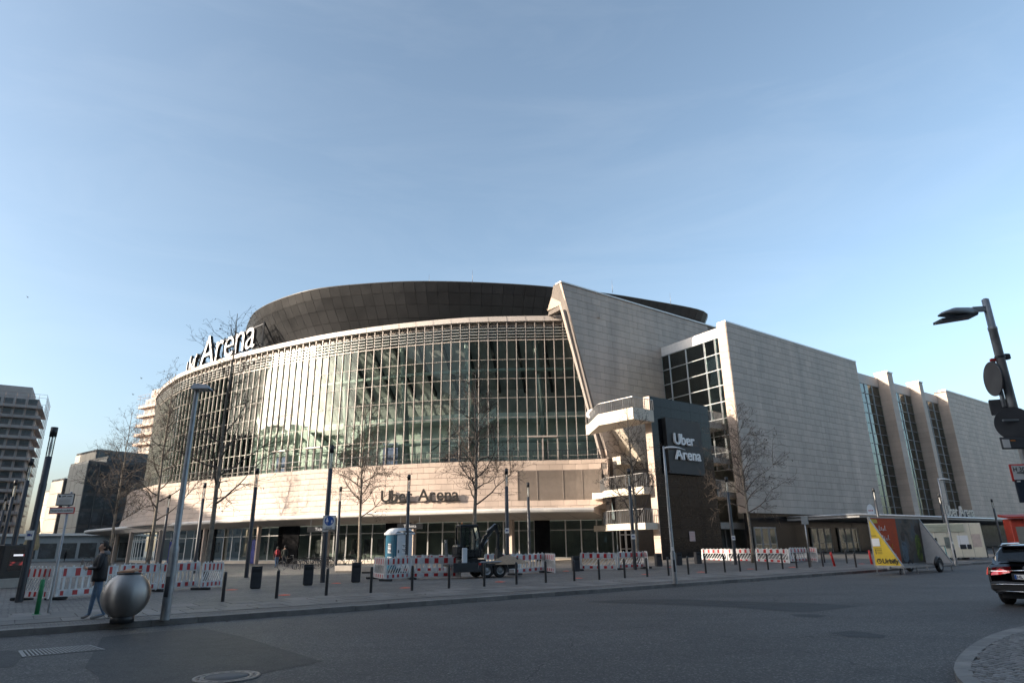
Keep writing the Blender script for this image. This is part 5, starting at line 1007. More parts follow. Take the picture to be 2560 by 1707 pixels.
# ------------------------------------------------------------------ plant trailer with mini excavator
a = PZ(1062, 1322); b = PZ(1180, 1318); org = PZ(1128, 1327); ang = atan2(b.y-a.y, b.x-a.x)
TRD = M('trailer_dark', (.03, .031, .034), .45, var=.25)
t = thing('flatbed_trailer', 'dark twin axle flatbed trailer carrying the mini excavator', 'trailer', org+Vector((-.28, .25, 0)), ang)
part('deck', Geo().bevbox(-1.75, 1.75, -.05, 1.55, .56, .68, .02), TRD, t); part('side_board', Geo().bevbox(-1.75, -.25, -.09, -.05, .30, .74, .01).bevbox(.95, 1.75, -.09, -.05, .40, .74, .01), TRD, t); part('tail_board', Geo().bevbox(1.72, 1.78, -.05, 1.55, .66, .95, .01), TRD, t)
for x_ in (-.18+.22, .78-.02):
    for y_ in (0.0, 1.5):
        wh = part('wheel', Geo().lathe([(.20, -.10), (.30, -.105), (.345, -.07), (.345, .07), (.30, .105), (.20, .10)], 28, (x_, y_, .345), 'y'), RUBBER, t); part('rim', Geo().lathe([(0, -.04), (.10, -.06), (.12, -.03), (.19, -.06), (.205, -.09)], 24, (x_, y_, .345), 'y'), GALV, wh)
part('mudguard', Geo().tube([(-.45, -.05, .40), (-.40, -.05, .68), (-.25, -.05, .755), (.95, -.05, .755), (1.14, -.05, .68), (1.2, -.05, .42)], .05, 6), GALV, t); part('axle', Geo().bar((.04, 0, .34), (.04, 1.5, .34), .08).bar((.76, 0, .34), (.76, 1.5, .34), .08), BLACK, t)
for x_ in (-1.55, -.95): part('ramp', Geo().bar((x_, 1.5, .68), (x_-.06, 1.6, 1.85), .26, .07).bar((x_-.06, 1.45, .9), (x_-.1, 1.52, 1.7), .05, .1), GALV, t)
part('tail_light', Geo().box(-.42, -.28, -.1, -.085, .62, .72), M('light_red', (.5, .04, .03), .3), t); part('white_panel', Geo().bevbox(-1.25, -1.0, -.02, .1, .68, 1.45, .02), TW, t)
e = thing('mini_excavator', 'black mini excavator with glazed cab and folded arm on the trailer', 'excavator', org+Vector((-.8, .25, .56)), ang); e.scale = (.86, .86, .84)
for y_ in (.12, 1.05):
    tr = part('track', Geo().slab([(-.95, y_, .22), (-.80, y_, .02), (.65, y_, .02), (.80, y_, .22), (.65, y_, .40), (-.80, y_, .40)], (0, .3, 0)), RUBBER, e); g = Geo()
    for x_ in (-.75, -.4, -.05, .3, .6): g.disc((x_, y_-.01, .18), (0, 1, 0), .10, .04, 12)
    part('roller', g, ANTH, tr)
part('turntable', Geo().cyl(-.1, .72, .36, .52, .5, 20), BLACK, e); part('body', Geo().bevbox(-1.0, .38, .15, 1.32, .5, .92, .06), M('machine_black', (.02, .021, .023), .3, var=.2), e); part('counterweight', Geo().bevbox(-1.05, -.62, .15, 1.3, .6, 1.25, .12), MATS['machine_black'], e)
cb = Geo(); pts = [(-.86, .90), (.28, .90), (.36, 1.55), (.18, 2.28), (-.86, 2.32)]
for y_ in (.16, .95):
    for (x0, z0), (x1, z1) in zip(pts, pts[1:]+pts[:1]): cb.bar((x0, y_, z0), (x1, y_, z1), .09, .08, up=(0, 1, 0))
    cb.bar((-.30, y_, .9), (-.30, y_, 2.3), .07, .07, up=(0, 1, 0))
for x_, z_ in pts: cb.bar((x_, .16, z_), (x_, .95, z_), .08)
cabp = part('cab', cb, MATS['machine_black'], e); part('cab_roof', Geo().bevbox(-.92, .24, .10, 1.0, 2.28, 2.42, .05), MATS['machine_black'], e)
part('cab_glass', Geo().slab([(.25, .17, .95), (.33, .17, 1.55), (.16, .17, 2.25), (-.27, .17, 2.25), (-.27, .17, .95)], (0, .01, 0)).slab([(.29, .2, .95), (.37, .2, 1.55), (.37, .92, 1.55), (.29, .92, .95)], (.01, 0, 0)).slab([(.37, .2, 1.55), (.19, .2, 2.25), (.19, .92, 2.25), (.37, .92, 1.55)], (.01, 0, 0)), GLASSC, cabp); part('cab_glass', Geo().slab([(-.33, .17, 1.2), (-.33, .17, 2.25), (-.82, .17, 2.25), (-.82, .17, 1.2)], (0, .01, 0)), GLASSD, cabp)
part('seat', Geo().bevbox(-.55, -.15, .35, .8, 1.0, 1.15, .04).bevbox(-.62, -.5, .35, .8, 1.1, 1.75, .04), RUBBER, e); part('beacon', Geo().lathe([(.05, 2.42), (.05, 2.55), (0, 2.57)], 10, (-.75, .3, 0)), M('beacon', (.5, .16, .02), .3), e)
def arm(nm, path, w0, w1, y_):
    g = Geo()
    for i, ((x0, z0), (x1, z1)) in enumerate(zip(path, path[1:])): g.bar((x0, y_, z0), (x1, y_, z1), w0 if i == 0 else w1, .2, up=(0, 1, 0))
    for x0, z0 in path: g.disc((x0, y_, z0), (0, 1, 0), max(w0, w1)*.55, .22, 14)
    return part(nm, g, MATS['machine_black'], e)
part('swing_post', Geo().bevbox(.35, .62, .5, .85, .5, 1.0, .04), MATS['machine_black'], e)
arm('boom', [(.5, .85), (.85, 1.65), (1.55, 2.32)], .22, .20, .67); arm('dipper', [(1.55, 2.30), (1.72, 1.9), (1.70, .98)], .17, .14, .67)
part('hydraulic_ram', Geo().tube([(.62, .67, 1.0), (1.05, .67, 1.55)], .055, 8).tube([(1.05, .67, 1.55), (1.3, .67, 1.95)], .03, 8).tube([(1.0, .67, 2.0), (1.55, .67, 2.48)], .05, 8), GALV, e); part('hose', Geo().tube([(1.45, .6, 2.4), (1.75, .55, 2.45), (1.95, .55, 2.1), (1.85, .6, 1.7)], .025, 6), RUBBER, e)
bg_ = Geo(); prof = [(1.62, .95), (1.80, .85), (1.98, .62), (1.95, .32), (1.72, .20), (1.58, .28)]; bg_.slab([(x_, .45, z_) for x_, z_ in prof], (0, .45, 0)); part('bucket', bg_, M('bucket_steel', (.04, .036, .033), .6), e)
sd = Geo(); sd.sm = True; n = 18; vs = [(0, 0, .42)]
for r_, z_ in ((.25, .34), (.5, .2), (.75, .06), (.92, -.02)):
    for k_ in range(n): a_ = 2*pi*k_/n; vs.append((r_*1.25*cos(a_)*(1+.12*sin(3*a_+r_)), r_*.8*sin(a_), z_+random.uniform(-.03, .03)))
sd.add(vs, [(0, 1+k_, 1+(k_+1) % n) for k_ in range(n)]+[(1+i*n+k_, 1+(i+1)*n+k_, 1+(i+1)*n+(k_+1) % n, 1+i*n+(k_+1) % n) for i in range(3) for k_ in range(n)]); o = part('sand_heap', sd, M('sand', (.30, .22, .15), .95, var=.3, scale=9, bump=.6, bscale=30)); o.location = org+Vector((.85, 1.1, .66)); o.rotation_euler = (0, 0, ang); tag(o, 'heap of brown sand on the trailer under the excavator bucket', 'sand heap')
# ------------------------------------------------------------------ advertising display at far left
a = PZ(-12, 1352); b = PZ(58, 1347); d = b-a; t = thing('advertising_display', 'black free standing display with a lit poster at the left edge', 'display', a, atan2(d.y, d.x)); L_ = d.length; hh = PY(75, 1250, (a.y+b.y)/2).z-.12
part('plinth', Geo().bevbox(-.02, L_+.02, -.12, .42, 0, .42, .02), CONC, t); part('housing', Geo().bevbox(0, L_, -.05, .32, .42, hh, .03), BLACK, t)
def Mposter():
    mt = bpy.data.materials.new('poster_glow'); mt.use_nodes = True; tt = mt.node_tree; bb = tt.nodes['Principled BSDF']; tc = tt.nodes.new('ShaderNodeTexCoord'); nz = tt.nodes.new('ShaderNodeTexNoise'); nz.inputs['Scale'].default_value = 4.5; nz.inputs['Detail'].default_value = 3
    rp = tt.nodes.new('ShaderNodeValToRGB'); rp.color_ramp.elements[0].position = .42; rp.color_ramp.elements[0].color = (.012, .01, .012, 1); rp.color_ramp.elements[1].position = .66; rp.color_ramp.elements[1].color = (.42, .17, .11, 1); e_ = rp.color_ramp.elements.new(.54); e_.color = (.28, .03, .03, 1)
    tt.links.new(tc.outputs['Object'], nz.inputs['Vector']); tt.links.new(nz.outputs['Fac'], rp.inputs[0]); tt.links.new(rp.outputs[0], bb.inputs['Base Color']); tt.links.new(rp.outputs[0], bb.inputs['Emission Color']); bb.inputs['Emission Strength'].default_value = .35; return mt
part('screen', Geo().box(L_*.22, L_*.88, -.056, -.05, .75, hh-.22), M('screen_dark', (.010, .010, .012), .15, emit=.3), t); part('poster_picture', Geo().box(L_*.26, L_*.84, -.062, -.057, .98, hh-.75), Mposter(), t)
part('headline', Geo().box(L_*.34, L_*.66, -.064, -.06, hh-.50, hh-.42), M('screen_white', (.7, .7, .75), .4, emit=.5), t); part('headline', Geo().box(L_*.68, L_*.82, -.064, -.06, hh-.50, hh-.42), M('screen_red', (.6, .05, .04), .4, emit=.5), t)
# ------------------------------------------------------------------ advertising trailer on the road
t = thing('advertising_trailer', 'advertising trailer with yellow triangular end and upright orange picture panel', 'trailer', PZ(2022, 1321, 0)+S*1.2, atan2(S.y, S.x)); Lt = 6.0; hb = .40; zt_ = 2.80
YEL = M('banner_yellow', (.72, .50, .035), .55, var=.08, bump=.25, bscale=6); ORG = M('banner_orange', (.55, .085, .03), .7, spec=.2, var=.15, bump=.3, bscale=5); WBN = M('banner_white', (.5, .5, .51), .6, var=.1, bump=.3, bscale=4)
part('chassis', Geo().bar((0, -.62, hb-.05), (Lt, -.62, hb-.05), .08).bar((0, .7, hb-.05), (Lt, .7, hb-.05), .08).bar((0, -.62, hb-.05), (0, .7, hb-.05), .08).bar((Lt, -.62, hb-.05), (Lt, .7, hb-.05), .08).bar((-.2, 0, hb-.06), (Lt*.7, 0, hb-.06), .1), GALV, t)
PA, PB, PC_ = Vector((0, .72, hb)), Vector((0, -.62, hb)), Vector((0, .66, zt_)); LX = Vector((Lt, 0, 0))
part('end_banner', Geo().slab([PA, PB, PC_], (-.02, 0, 0)), YEL, t); part('far_banner', Geo().slab([PA+LX, PB+LX, PC_+LX], (-.02, 0, 0)), WBN, t)
sn = Vector((0, -1, 0))
def sp(u_, v_): return PA.lerp(PC_, v_)+LX*u_
part('side_banner', Geo().slab([sp(0, 0), sp(.50, 0), sp(.50, 1), sp(0, 1)], sn*.02), ORG, t)
def Mprint(name, cols, scale):
    mt = bpy.data.materials.new(name); mt.use_nodes = True; tt = mt.node_tree; bb = tt.nodes['Principled BSDF']; tc = tt.nodes.new('ShaderNodeTexCoord'); nz = tt.nodes.new('ShaderNodeTexNoise'); nz.inputs['Scale'].default_value = scale; nz.inputs['Detail'].default_value = 4; nz.inputs['Distortion'].default_value = .6; rp = tt.nodes.new('ShaderNodeValToRGB'); el = rp.color_ramp.elements
    for i, c in enumerate(cols):
        ps = .3+.4*i/(len(cols)-1); e_ = el[i] if i < 2 else el.new(ps); e_.position = ps; e_.color = (*c, 1)
    tt.links.new(tc.outputs['Object'], nz.inputs['Vector']); tt.links.new(nz.outputs['Fac'], rp.inputs[0]); tt.links.new(rp.outputs[0], bb.inputs['Base Color']); bb.inputs['Roughness'].default_value = .65; MATS[name] = mt; return mt
part('side_picture', Geo().slab([sp(.50, 0), sp(1, 0), sp(1, 1), sp(.50, 1)], sn*.02), Mprint('picture_brown', [(.02, .017, .016), (.055, .04, .03), (.10, .075, .055), (.06, .075, .085), (.16, .14, .12)], 1.3), t)
def vest(u0, u1, v0, v1, mt, nm):
    n_ = 14; g = Geo(); um, vm = (u0+u1)/2, (v0+v1)/2; g.add([sp(um+(u1-u0)/2*math.copysign(abs(cos(a_))**.6, cos(a_)), vm+(v1-v0)/2*math.copysign(abs(sin(a_))**.6, sin(a_)))+sn*.024 for a_ in [2*pi*q/n_ for q in range(n_)]], [tuple(range(n_))]); part(nm, g, mt, t)
vest(.84, .955, .04, .64, Mprint('vest_print', [(.03, .03, .02), (.09, .12, .02), (.20, .26, .03)], 3.0), 'vest_print'); vest(.865, .935, .66, .84, Mprint('head_print', [(.02, .014, .01), (.07, .04, .03)], 5), 'head_print'); vest(.54, .66, .04, .48, Mprint('shirt_print', [(.03, .04, .05), (.10, .14, .18), (.05, .06, .07)], 3.0), 'shirt_print'); vest(.56, .64, .5, .70, MATS['head_print'], 'head_print')
for (u_, v_, c_) in ((.16, .72, 0), (.20, .52, 0), (.25, .33, 1), (.30, .15, 2)):
    g = Geo()
    for q in range(4): a_, b_ = sp(u_+q*.035, v_+.02*(q % 2)), sp(u_+q*.035+.008, v_+.11-.03*(q % 3)); g.bar(a_+sn*.03, b_+sn*.03, .05, .012); g.bar(a_+sn*.03, sp(u_+q*.035+.026, v_+.01)+sn*.03, .05, .012)
    part('script_print', g, [LW, M('print_gold', (.6, .32, .04), .5), M('print_pink', (.5, .25, .35), .5)][c_], t)
part('label_print', Geo().slab([sp(.02, .88), sp(.15, .88), sp(.14, .96), sp(.02, .96)], sn*.026), YEL, t)
g = Geo()
for a_, b_ in ((PA, PB), (PB, PC_), (PA, PC_), (PC_, PC_+LX), (PB+LX, PC_+LX), (PA+LX, PC_+LX), (PA, PA+LX)): g.bar(a_, b_, .06)
part('frame', g, GALV, t)
xo = -.045; lt_ = text_geo(('Urbify', .01, .03), (xo, .30, hb+.14), (0, -1, 0), Z, .31); part('lettering', lt_, BLACK, t)
hx = Geo(); hx.disc((xo, .46, hb+.24), (1, 0, 0), .13, .012, 6); part('logo', hx, BLACK, t); part('logo_letter', text_geo(('U', .01, .05), (xo-.012, .46, hb+.17), (0, -1, 0), Z, .18, True), YEL, t)
part('code_patch', Geo().box(xo, xo+.01, .28, .66, 1.36, 1.74), LW, t)
g = Geo(); g.box(xo, xo+.01, .40, .66, 1.86, 1.885)
for q in range(3): g.box(xo, xo+.01, .52, .57, .98+.08*q, 1.03+.08*q); g.box(xo, xo+.01, .24, .48, .995+.08*q, 1.012+.08*q)
g.box(xo, xo+.01, .24, .6, 1.23, 1.25); part('small_print', g, BLACK, t)
for x_, y_ in ((4.0, -.70), (4.0, .78)):
    wh = part('wheel', Geo().lathe([(.18, -.09), (.29, -.095), (.32, -.06), (.32, .06), (.29, .095), (.18, .09)], 26, (x_, y_, .32), 'y'), RUBBER, t); part('rim', Geo().lathe([(0, -.05), (.1, -.07), (.18, -.05), (.19, -.085)], 20, (x_, y_, .32), 'y'), GALV, wh); part('mudguard', Geo().tube([(x_+.40*cos(a_), y_, .33+.40*sin(a_)) for a_ in [.05+q*.38 for q in range(9)]], .09, 5), BLACK, t)
part('jockey_wheel', Geo().disc((.25, -.35, .10), (0, 1, 0), .10, .06, 14).tube([(.25, -.35, .12), (.25, -.35, .6)], .03, 7), ANTH, t)
for x_, y_ in ((.02, -.6), (.02, .7), (1.5, -.6), (Lt-.2, -.6), (Lt, .7)): part('prop', Geo().bar((x_, y_, hb), (x_+.05, y_, .0), .045), GALV, t)
part('drawbar', Geo().bar((0, 0, hb-.1), (-.25, 0, hb-.12), .09).bar((-.2, -.08, hb-.1), (-.36, -.05, hb-.14), .07), GALV, t)
# ------------------------------------------------------------------ car (rear left quarter in view)
CARP = M('car_black', (.006, .006, .008), .16, var=.0, spec=.6, coat=1.0); CHR = M('chrome', (.75, .75, .76), .12, metal=1, var=0); CGL = M('car_glass', (.01, .012, .014), .06, var=0, spec=.7); TLR = M('tail_red', (.55, .012, .02), .15, var=.1, emit=.25, coat=1)
tyre = PZ(2303, 1388, 0); t = thing('car', 'black compact SUV seen from behind at the right edge of the road', 'car', tyre+S*.35+N*.84, atan2(S.y, S.x))
# local x forward, y left (=-N, kerb side); rear axle at x=0
def sect(x, w, z0, z1, zb, n=9):
    "half profile from sill to roofline of the body at station x"
    pts = [(w*.86, z0), (w*.97, z0+.12), (w, z0+.32), (w*.995, zb-.18), (w*.95, zb-.03), (w*.90, zb)]
    return pts
st = [(-.86, .80, .42, .95), (-.82, .86, .36, 1.00), (-.70, .90, .30, 1.02), (-.35, .91, .26, 1.03), (.3, .91, .26, 1.01), (1.2, .91, .24, .99), (2.1, .91, .24, .97), (2.9, .90, .26, .95), (3.35, .86, .32, .86), (3.5, .72, .40, .72)]
g = Geo(); g.sm = True; rows_ = []
for x_, w_, z0, zb in st:
    h = [(w_*.80, z0), (w_*.95, z0+.06), (w_, z0+.26), (w_*.995, (z0+zb)/2+.1), (w_*.965, zb-.10), (w_*.90, zb-.01), (w_*.5, zb+.015)]
    rows_.append([(x_, a_, z_) for a_, z_ in h]+[(x_, -a_, z_) for a_, z_ in h[::-1]])
n = len(rows_[0]); g.add([p for r_ in rows_ for p in r_], [(i*n+k_, i*n+(k_+1) % n, (i+1)*n+(k_+1) % n, (i+1)*n+k_) for i in range(len(st)-1) for k_ in range(n)]+[tuple(range(n)), tuple(range((len(st)-1)*n, len(st)*n))[::-1]]); g.f = [q[::-1] for q in g.f]; part('body', g, CARP, t)
gh = [(-.74, .72, 1.02, 1.05), (-.55, .74, 1.01, 1.30), (-.38, .72, 1.01, 1.44), (.1, .71, 1.01, 1.49), (.9, .70, 1.0, 1.49), (1.5, .68, .99, 1.40), (2.2, .66, .98, 1.03)]
g = Geo(); g.sm = True; rows_ = []
for x_, w_, z0, z1 in gh:
    h = [(w_+.10, z0-.04), (w_+.02, z0+(z1-z0)*.55), (w_-.07, z1-.05), (w_-.17, z1), (.25, z1+.015)]
    rows_.append([(x_, a_, z_) for a_, z_ in h]+[(x_, -a_, z_) for a_, z_ in h[::-1]])
n = len(rows_[0]); g.add([p for r_ in rows_ for p in r_], [(i*n+k_, i*n+(k_+1) % n, (i+1)*n+(k_+1) % n, (i+1)*n+k_) for i in range(len(gh)-1) for k_ in range(n)]+[tuple(range(n))]); g.f = [q[::-1] for q in g.f]; part('cabin', g, CARP, t)
g = Geo(); g.sm = True; g.add([(-.765, -.60, 1.08), (-.765, .60, 1.08), (-.56, .585, 1.33), (-.43, .54, 1.42), (-.43, -.54, 1.42), (-.56, -.585, 1.33), (-.79, 0, 1.07), (-.585, 0, 1.34), (-.44, 0, 1.435)], [(0, 5, 7, 6), (6, 7, 2, 1), (5, 4, 8, 7), (7, 8, 3, 2)]); part('rear_window', g, CGL, t)
part('side_window', Geo().add([(-.30, .80, 1.04), (.95, .79, 1.03), (1.6, .76, 1.03), (1.0, .655, 1.42), (-.1, .665, 1.44)], [(0, 1, 2, 3, 4)]), CGL, t); part('side_window', Geo().add([(-.30, -.80, 1.04), (.95, -.79, 1.03), (1.6, -.76, 1.03), (1.0, -.655, 1.42), (-.1, -.665, 1.44)], [(4, 3, 2, 1, 0)]), CGL, t)
part('roof_spoiler', Geo().bevbox(-.60, -.30, -.55, .55, 1.43, 1.475, .015), CARP, t)
for sy in (1, -1):
    part('roof_rail', Geo().tube([(-.3, sy*.58, 1.46), (-.2, sy*.58, 1.515), (1.0, sy*.56, 1.52), (1.1, sy*.55, 1.47)], .018, 6), CHR, t)
    g = Geo(); g.sm = True
    pts = [(-.845, .34, .90), (-.855, .56, .93), (-.83, .76, .94), (-.72, .885, .93), (-.56, .925, .90)]; lo = [(-.875, .34, .82), (-.885, .56, .77), (-.86, .76, .75), (-.75, .905, .76), (-.58, .935, .80)]
    vs = [(x_, sy*y_, z_) for x_, y_, z_ in pts]+[(x_-.012, sy*y_*1.01, z_) for x_, y_, z_ in lo]; g.add(vs, [(i, i+1, 6+i, 5+i) for i in range(4)]); g.add([(x_+.05, y_*.97, z_) for x_, y_, z_ in vs], [(i, i+1, 6+i, 5+i) for i in range(4)])
    tl_ = part('taillight', g, TLR, t); g = Geo(); m_ = [(-.892, .40, .855), (-.898, .58, .85), (-.865, .76, .85)]; g.tube([(x_, sy*y_, z_) for x_, y_, z_ in m_], .012, 5); part('light_bar', g, M('light_white', (.8, .7, .7), .2, emit=.5), tl_)
    mir = Geo(); mir.bevbox(1.25, 1.45, .9, 1.08, .98, 1.12, .03); mir.v = [(x_, sy*y_, z_) for x_, y_, z_ in mir.v]; part('mirror', mir, CARP, t); part('exhaust_trim', Geo().bevbox(-.90, -.80, sy*.55-.12, sy*.55+.12, .36, .42, .015), CHR, t)
    part('reflector', Geo().box(-.905, -.89, sy*.70-.1, sy*.70+.06, .50, .53), TLR, t)
    for x_ in (0, 2.7):
        wh = part('wheel', Geo().lathe([(.23, -.11), (.32, -.115), (.348, -.08), (.348, .08), (.32, .115), (.23, .11)], 32, (x_, sy*.79, .348), 'y'), RUBBER, t); part('rim', Geo().lathe([(0, sy*.07), (.1, sy*.05), (.22, sy*.07), (.235, sy*.10)], 28, (x_, sy*.79, .348), 'y'), GALV, wh)
        part('wheel_arch', Geo().tube([(x_+.39*cos(a_), sy*.875, .35+.39*sin(a_)) for a_ in [-.15+q*.345 for q in range(11)]], .045, 6), BLACK, t)
part('chrome_strip', Geo().tube([(-.885, .36, .86), (-.90, 0, .875), (-.885, -.36, .86)], .018, 6), CHR, t); part('plate_recess', Geo().bevbox(-.895, -.86, -.33, .33, .64, .80, .01), BLACK, t); pl_ = part('number_plate', Geo().box(-.91, -.896, -.26, .26, .665, .775), LW, t); part('plate_band', Geo().box(-.914, -.911, .215, .258, .667, .773), BLUE, pl_); part('lettering', text_geo(('HL', .01, .02), (-.913, .205, .685), (0, -1, 0), Z, .10), BLACK, pl_); part('characters', Geo().box(-.914, -.911, -.02, .02, .69, .75).box(-.914, -.911, -.08, -.04, .69, .75).box(-.914, -.911, -.16, -.11, .69, .75), BLACK, pl_)
part('bumper', Geo().bevbox(-.915, -.75, -.84, .84, .36, .60, .05), M('bumper_black', (.015, .015, .016), .5), t); part('bumper_chrome', Geo().tube([(-.91, .80, .52), (-.935, .5, .54), (-.94, 0, .545), (-.935, -.5, .54), (-.91, -.80, .52)], .014, 5).tube([(-.91, .7, .375), (-.925, 0, .37), (-.91, -.7, .375)], .012, 5), CHR, t); part('wiper', Geo().bar((-.80, 0, 1.09), (-.78, .38, 1.13), .02, .015), BLACK, t); part('underbody', Geo().box(-.6, 3.2, -.72, .72, .18, .40), BLACK, t); part('emblem', Geo().disc((-.905, 0, .93), (1, 0, .15), .05, .012, 20), CHR, t)
# ------------------------------------------------------------------ electric scooter
p = PZ(2172, 1296); t = thing('electric_scooter', 'dark electric scooter parked right of the advertising trailer', 'scooter', p, .5)
for x_ in (-.45, .42): part('wheel', Geo().lathe([(.05, -.03), (.11, -.03), (.125, 0), (.11, .03), (.05, .03)], 18, (x_, 0, .125), 'y'), RUBBER, t)
part('deck', Geo().bevbox(-.42, .22, -.08, .08, .12, .18, .015), BLACK, t); part('stem', Geo().tube([(.42, 0, .15), (.30, 0, 1.12)], .03, 8), M('scooter_teal', (.05, .22, .22), .4), t); part('handlebar', Geo().tube([(.30, -.26, 1.13), (.30, .26, 1.13)], .02, 7), BLACK, t); part('mudguard', Geo().tube([(-.58, 0, .2), (-.45, 0, .27), (-.3, 0, .2)], .03, 5), BLACK, t)
# ------------------------------------------------------------------ kiosk and red stall at right
def face_at(x, y): return PG(x, y)
ka = PZ(2130, 1281, .30); kb_ = PZ(2269, 1279, .30); hk = PY(2261, 1200, kb_.y).z
t = thing('kiosk', 'cream coloured kiosk with printed panels under the entrance canopy', 'kiosk', ka, atan2(kb_.y-ka.y, kb_.x-ka.x)); Lk = (kb_-ka).length; H_ = hk-.30
part('walls', Geo().bevbox(0, Lk, 0, 3, 0, H_, .03), M('kiosk_cream', (.78, .71, .56), .6, var=.10, scale=.8), t)
for q in range(1, 5): part('seam', Geo().bar((Lk*q/5, -.004, .02), (Lk*q/5, -.004, H_-.05), .02, .012), CONC, t)
part('sign_board', Geo().bevbox(-.1, Lk*.70, -.06, 0, H_-.62, H_-.05, .01), M('kiosk_board', (.52, .52, .40), .6, var=.1), t); part('printed_panel', Geo().box(Lk*.56, Lk*.74, -.012, -.002, .75, 1.62), LW, t); part('printed_panel', Geo().box(Lk*.80, Lk*.95, -.012, -.002, .75, 1.7), M('print_blush', (.62, .50, .43), .6, var=.15), t)
part('window', Geo().bevbox(Lk*.08, Lk*.22, -.02, .01, .75, 1.45, .02), CGL, t); part('window', Geo().bevbox(Lk*.34, Lk*.46, -.02, .01, .7, 1.5, .02), M('window_grey', (.20, .22, .20), .3), t); part('menu_board', Geo().box(Lk*.58, Lk*.68, -.02, -.012, .62, .95).box(Lk*.70, Lk*.77, -.02, -.012, .62, .95), ANTH, t)
part('board_mark', Geo().bar((Lk*.12, -.066, H_-.25), (Lk*.55, -.066, H_-.25), .05, .01).bar((Lk*.22, -.066, H_-.45), (Lk*.42, -.066, H_-.45), .05, .01), M('board_mark', (.42, .43, .33), .6), t)
part('side_door', Geo().box(Lk+.003, Lk+.03, .5, 1.8, .1, 2.0), ANTH, t)
ra = PZ(2338, 1275, .4); t = thing('red_stall', 'red painted stall building behind the kiosk at the right edge', 'stall', ra, -.25); part('walls', Geo().bevbox(0, 9, 0, 1.2, 0, 2.7, .05), M('stall_red', (.30, .035, .02), .6, var=.2, scale=2), t); part('roof', Geo().slab([(-.2, -.3, 2.7), (9.3, -.3, 2.7), (9.3, 1.3, 2.9), (-.2, 1.3, 2.9)], (0, 0, .15)), M('stall_red_dark', (.26, .03, .02), .6), t)
for x_ in (.3, 2.0, 3.7): part('opening', Geo().box(x_, x_+1.1, -.02, .0, .2, 2.1), INTD, t)
part('script_mark', Geo().tube([(1.5, -.03, 2.35), (1.9, -.03, 2.6), (2.3, -.03, 2.3), (2.8, -.03, 2.55), (3.4, -.03, 2.4)], .05, 5), LW, t)
# heart sign, info posts
q = PZ(2000, 1172, 4.9); t = thing('oval_sign', 'white oval sign with coloured dots on a pole by the trailer', 'sign', (q.x, q.y, ground(q.x, q.y))); zc = q.z-ground(q.x, q.y); g = Geo(); g.disc((0, 0, 0), (0, 1, 0), 1, .02, 28); g.xf(Matrix.Translation((0, 0, zc)) @ Matrix.Diagonal((.42, 1, .72, 1))); part('plate', g, LW, t); part('dots', Geo().disc((-.2, -.02, zc), (0, 1, 0), .07, .01, 12).disc((0, -.02, zc), (0, 1, 0), .07, .01, 12).disc((.2, -.02, zc), (0, 1, 0), .07, .01, 12), RED, t); part('pole', Geo().cyl(.5, .05, 0, zc+.5, .05, 8), GALV, t); part('bracket', Geo().bar((0, .03, zc), (.5, .05, zc), .04), GALV, t)
p = PG(1863, 1301); q = PY(1858, 1185, p.y); t = thing('notice_post', 'slim grey post with a small square notice behind the right barriers', 'sign', p); part('pole', Geo().cyl(0, 0, 0, q.z-p.z, .045, 8), GALV, t); part('plate', Geo().box(-.22, .22, -.06, -.045, q.z-p.z-.5, q.z-p.z), M('plate_grey', (.30, .32, .32), .5), t)
q = PC(1590, 1231, CP+.1); t = thing('wall_notice', 'pale notice fixed to the lower granite portal wall', 'sign', q); part('plate', Geo().slab([S*-.38+Z*-.42, S*.38+Z*-.42, S*.38+Z*.42, S*-.38+Z*.42], N*.02), M('notice_pale', (.55, .42, .40), .6), t); part('print', Geo().bar(S*-.28+Z*.25+N*.03, S*.28+Z*.25+N*.03, .05, .01).bar(S*-.28+N*.03, S*.28+N*.03, .03, .01).bar(S*-.28-Z*.2+N*.03, S*.2-Z*.2+N*.03, .03, .01), RED, t)
# queue rails before the right doors
t = thing('queue_rails', 'grey steel queue rails in front of the right entrance doors', 'railing', PG(2058, 1290)); o0 = Vector(t.location)
for q_ in range(9):
    p = PG(2042+q_*13.5, 1290-(q_ % 3)*2)-o0; part('rail_hoop', Geo().tube([p, p+Z*1.05, p+S*.9+Z*1.05, p+S*.9], .03, 6), GALV, t)
# ------------------------------------------------------------------ drain grate and manhole
IRON = M('cast_iron', (.24, .23, .22), .5, metal=.5, var=.3, scale=20)
a, b, c, d = PZ(44, 1494, .006), PZ(54, 1508, .006), PZ(240, 1491, .006), PZ(205, 1481, .006); t = thing('drain_grate', 'rectangular cast iron drain grate in the road at left', 'drain', (a+c)/2); o0 = Vector(t.location)
part('frame', Geo().bar(a-o0, b-o0, .03, .012).bar(b-o0, c-o0, .03, .012).bar(c-o0, d-o0, .03, .012).bar(d-o0, a-o0, .03, .012), IRON, t); part('pit', Geo().quad(a-o0-Z*.001, b-o0-Z*.001, c-o0-Z*.001, d-o0-Z*.001), RUBBER, t)
for q_ in range(20): part('slot_bar', Geo().bar(a.lerp(d, (q_+.5)/20)-o0+Z*.004, b.lerp(c, (q_+.5)/20)-o0+Z*.004, .026, .012), IRON, t)
c = PZ(521, 1554, .006); t = thing('manhole_cover', 'round cast iron manhole cover in the dark road patch', 'manhole', c)
for r0, r1, nm in ((.37, .43, 'outer_ring'), (.29, .34, 'inner_ring')): part(nm, Geo().lathe([(r0, .0), (r0, .010), (r1, .010), (r1, 0)], 40), M('iron_worn', (.17, .16, .15), .5, metal=.5, var=.2, scale=12), t)
part('lid', Geo().lathe([(.27, 0), (.27, .008), (0, .010)], 40), M('lid_concrete', (.10, .10, .10), .8, var=.2, scale=14), t)
g = Geo()
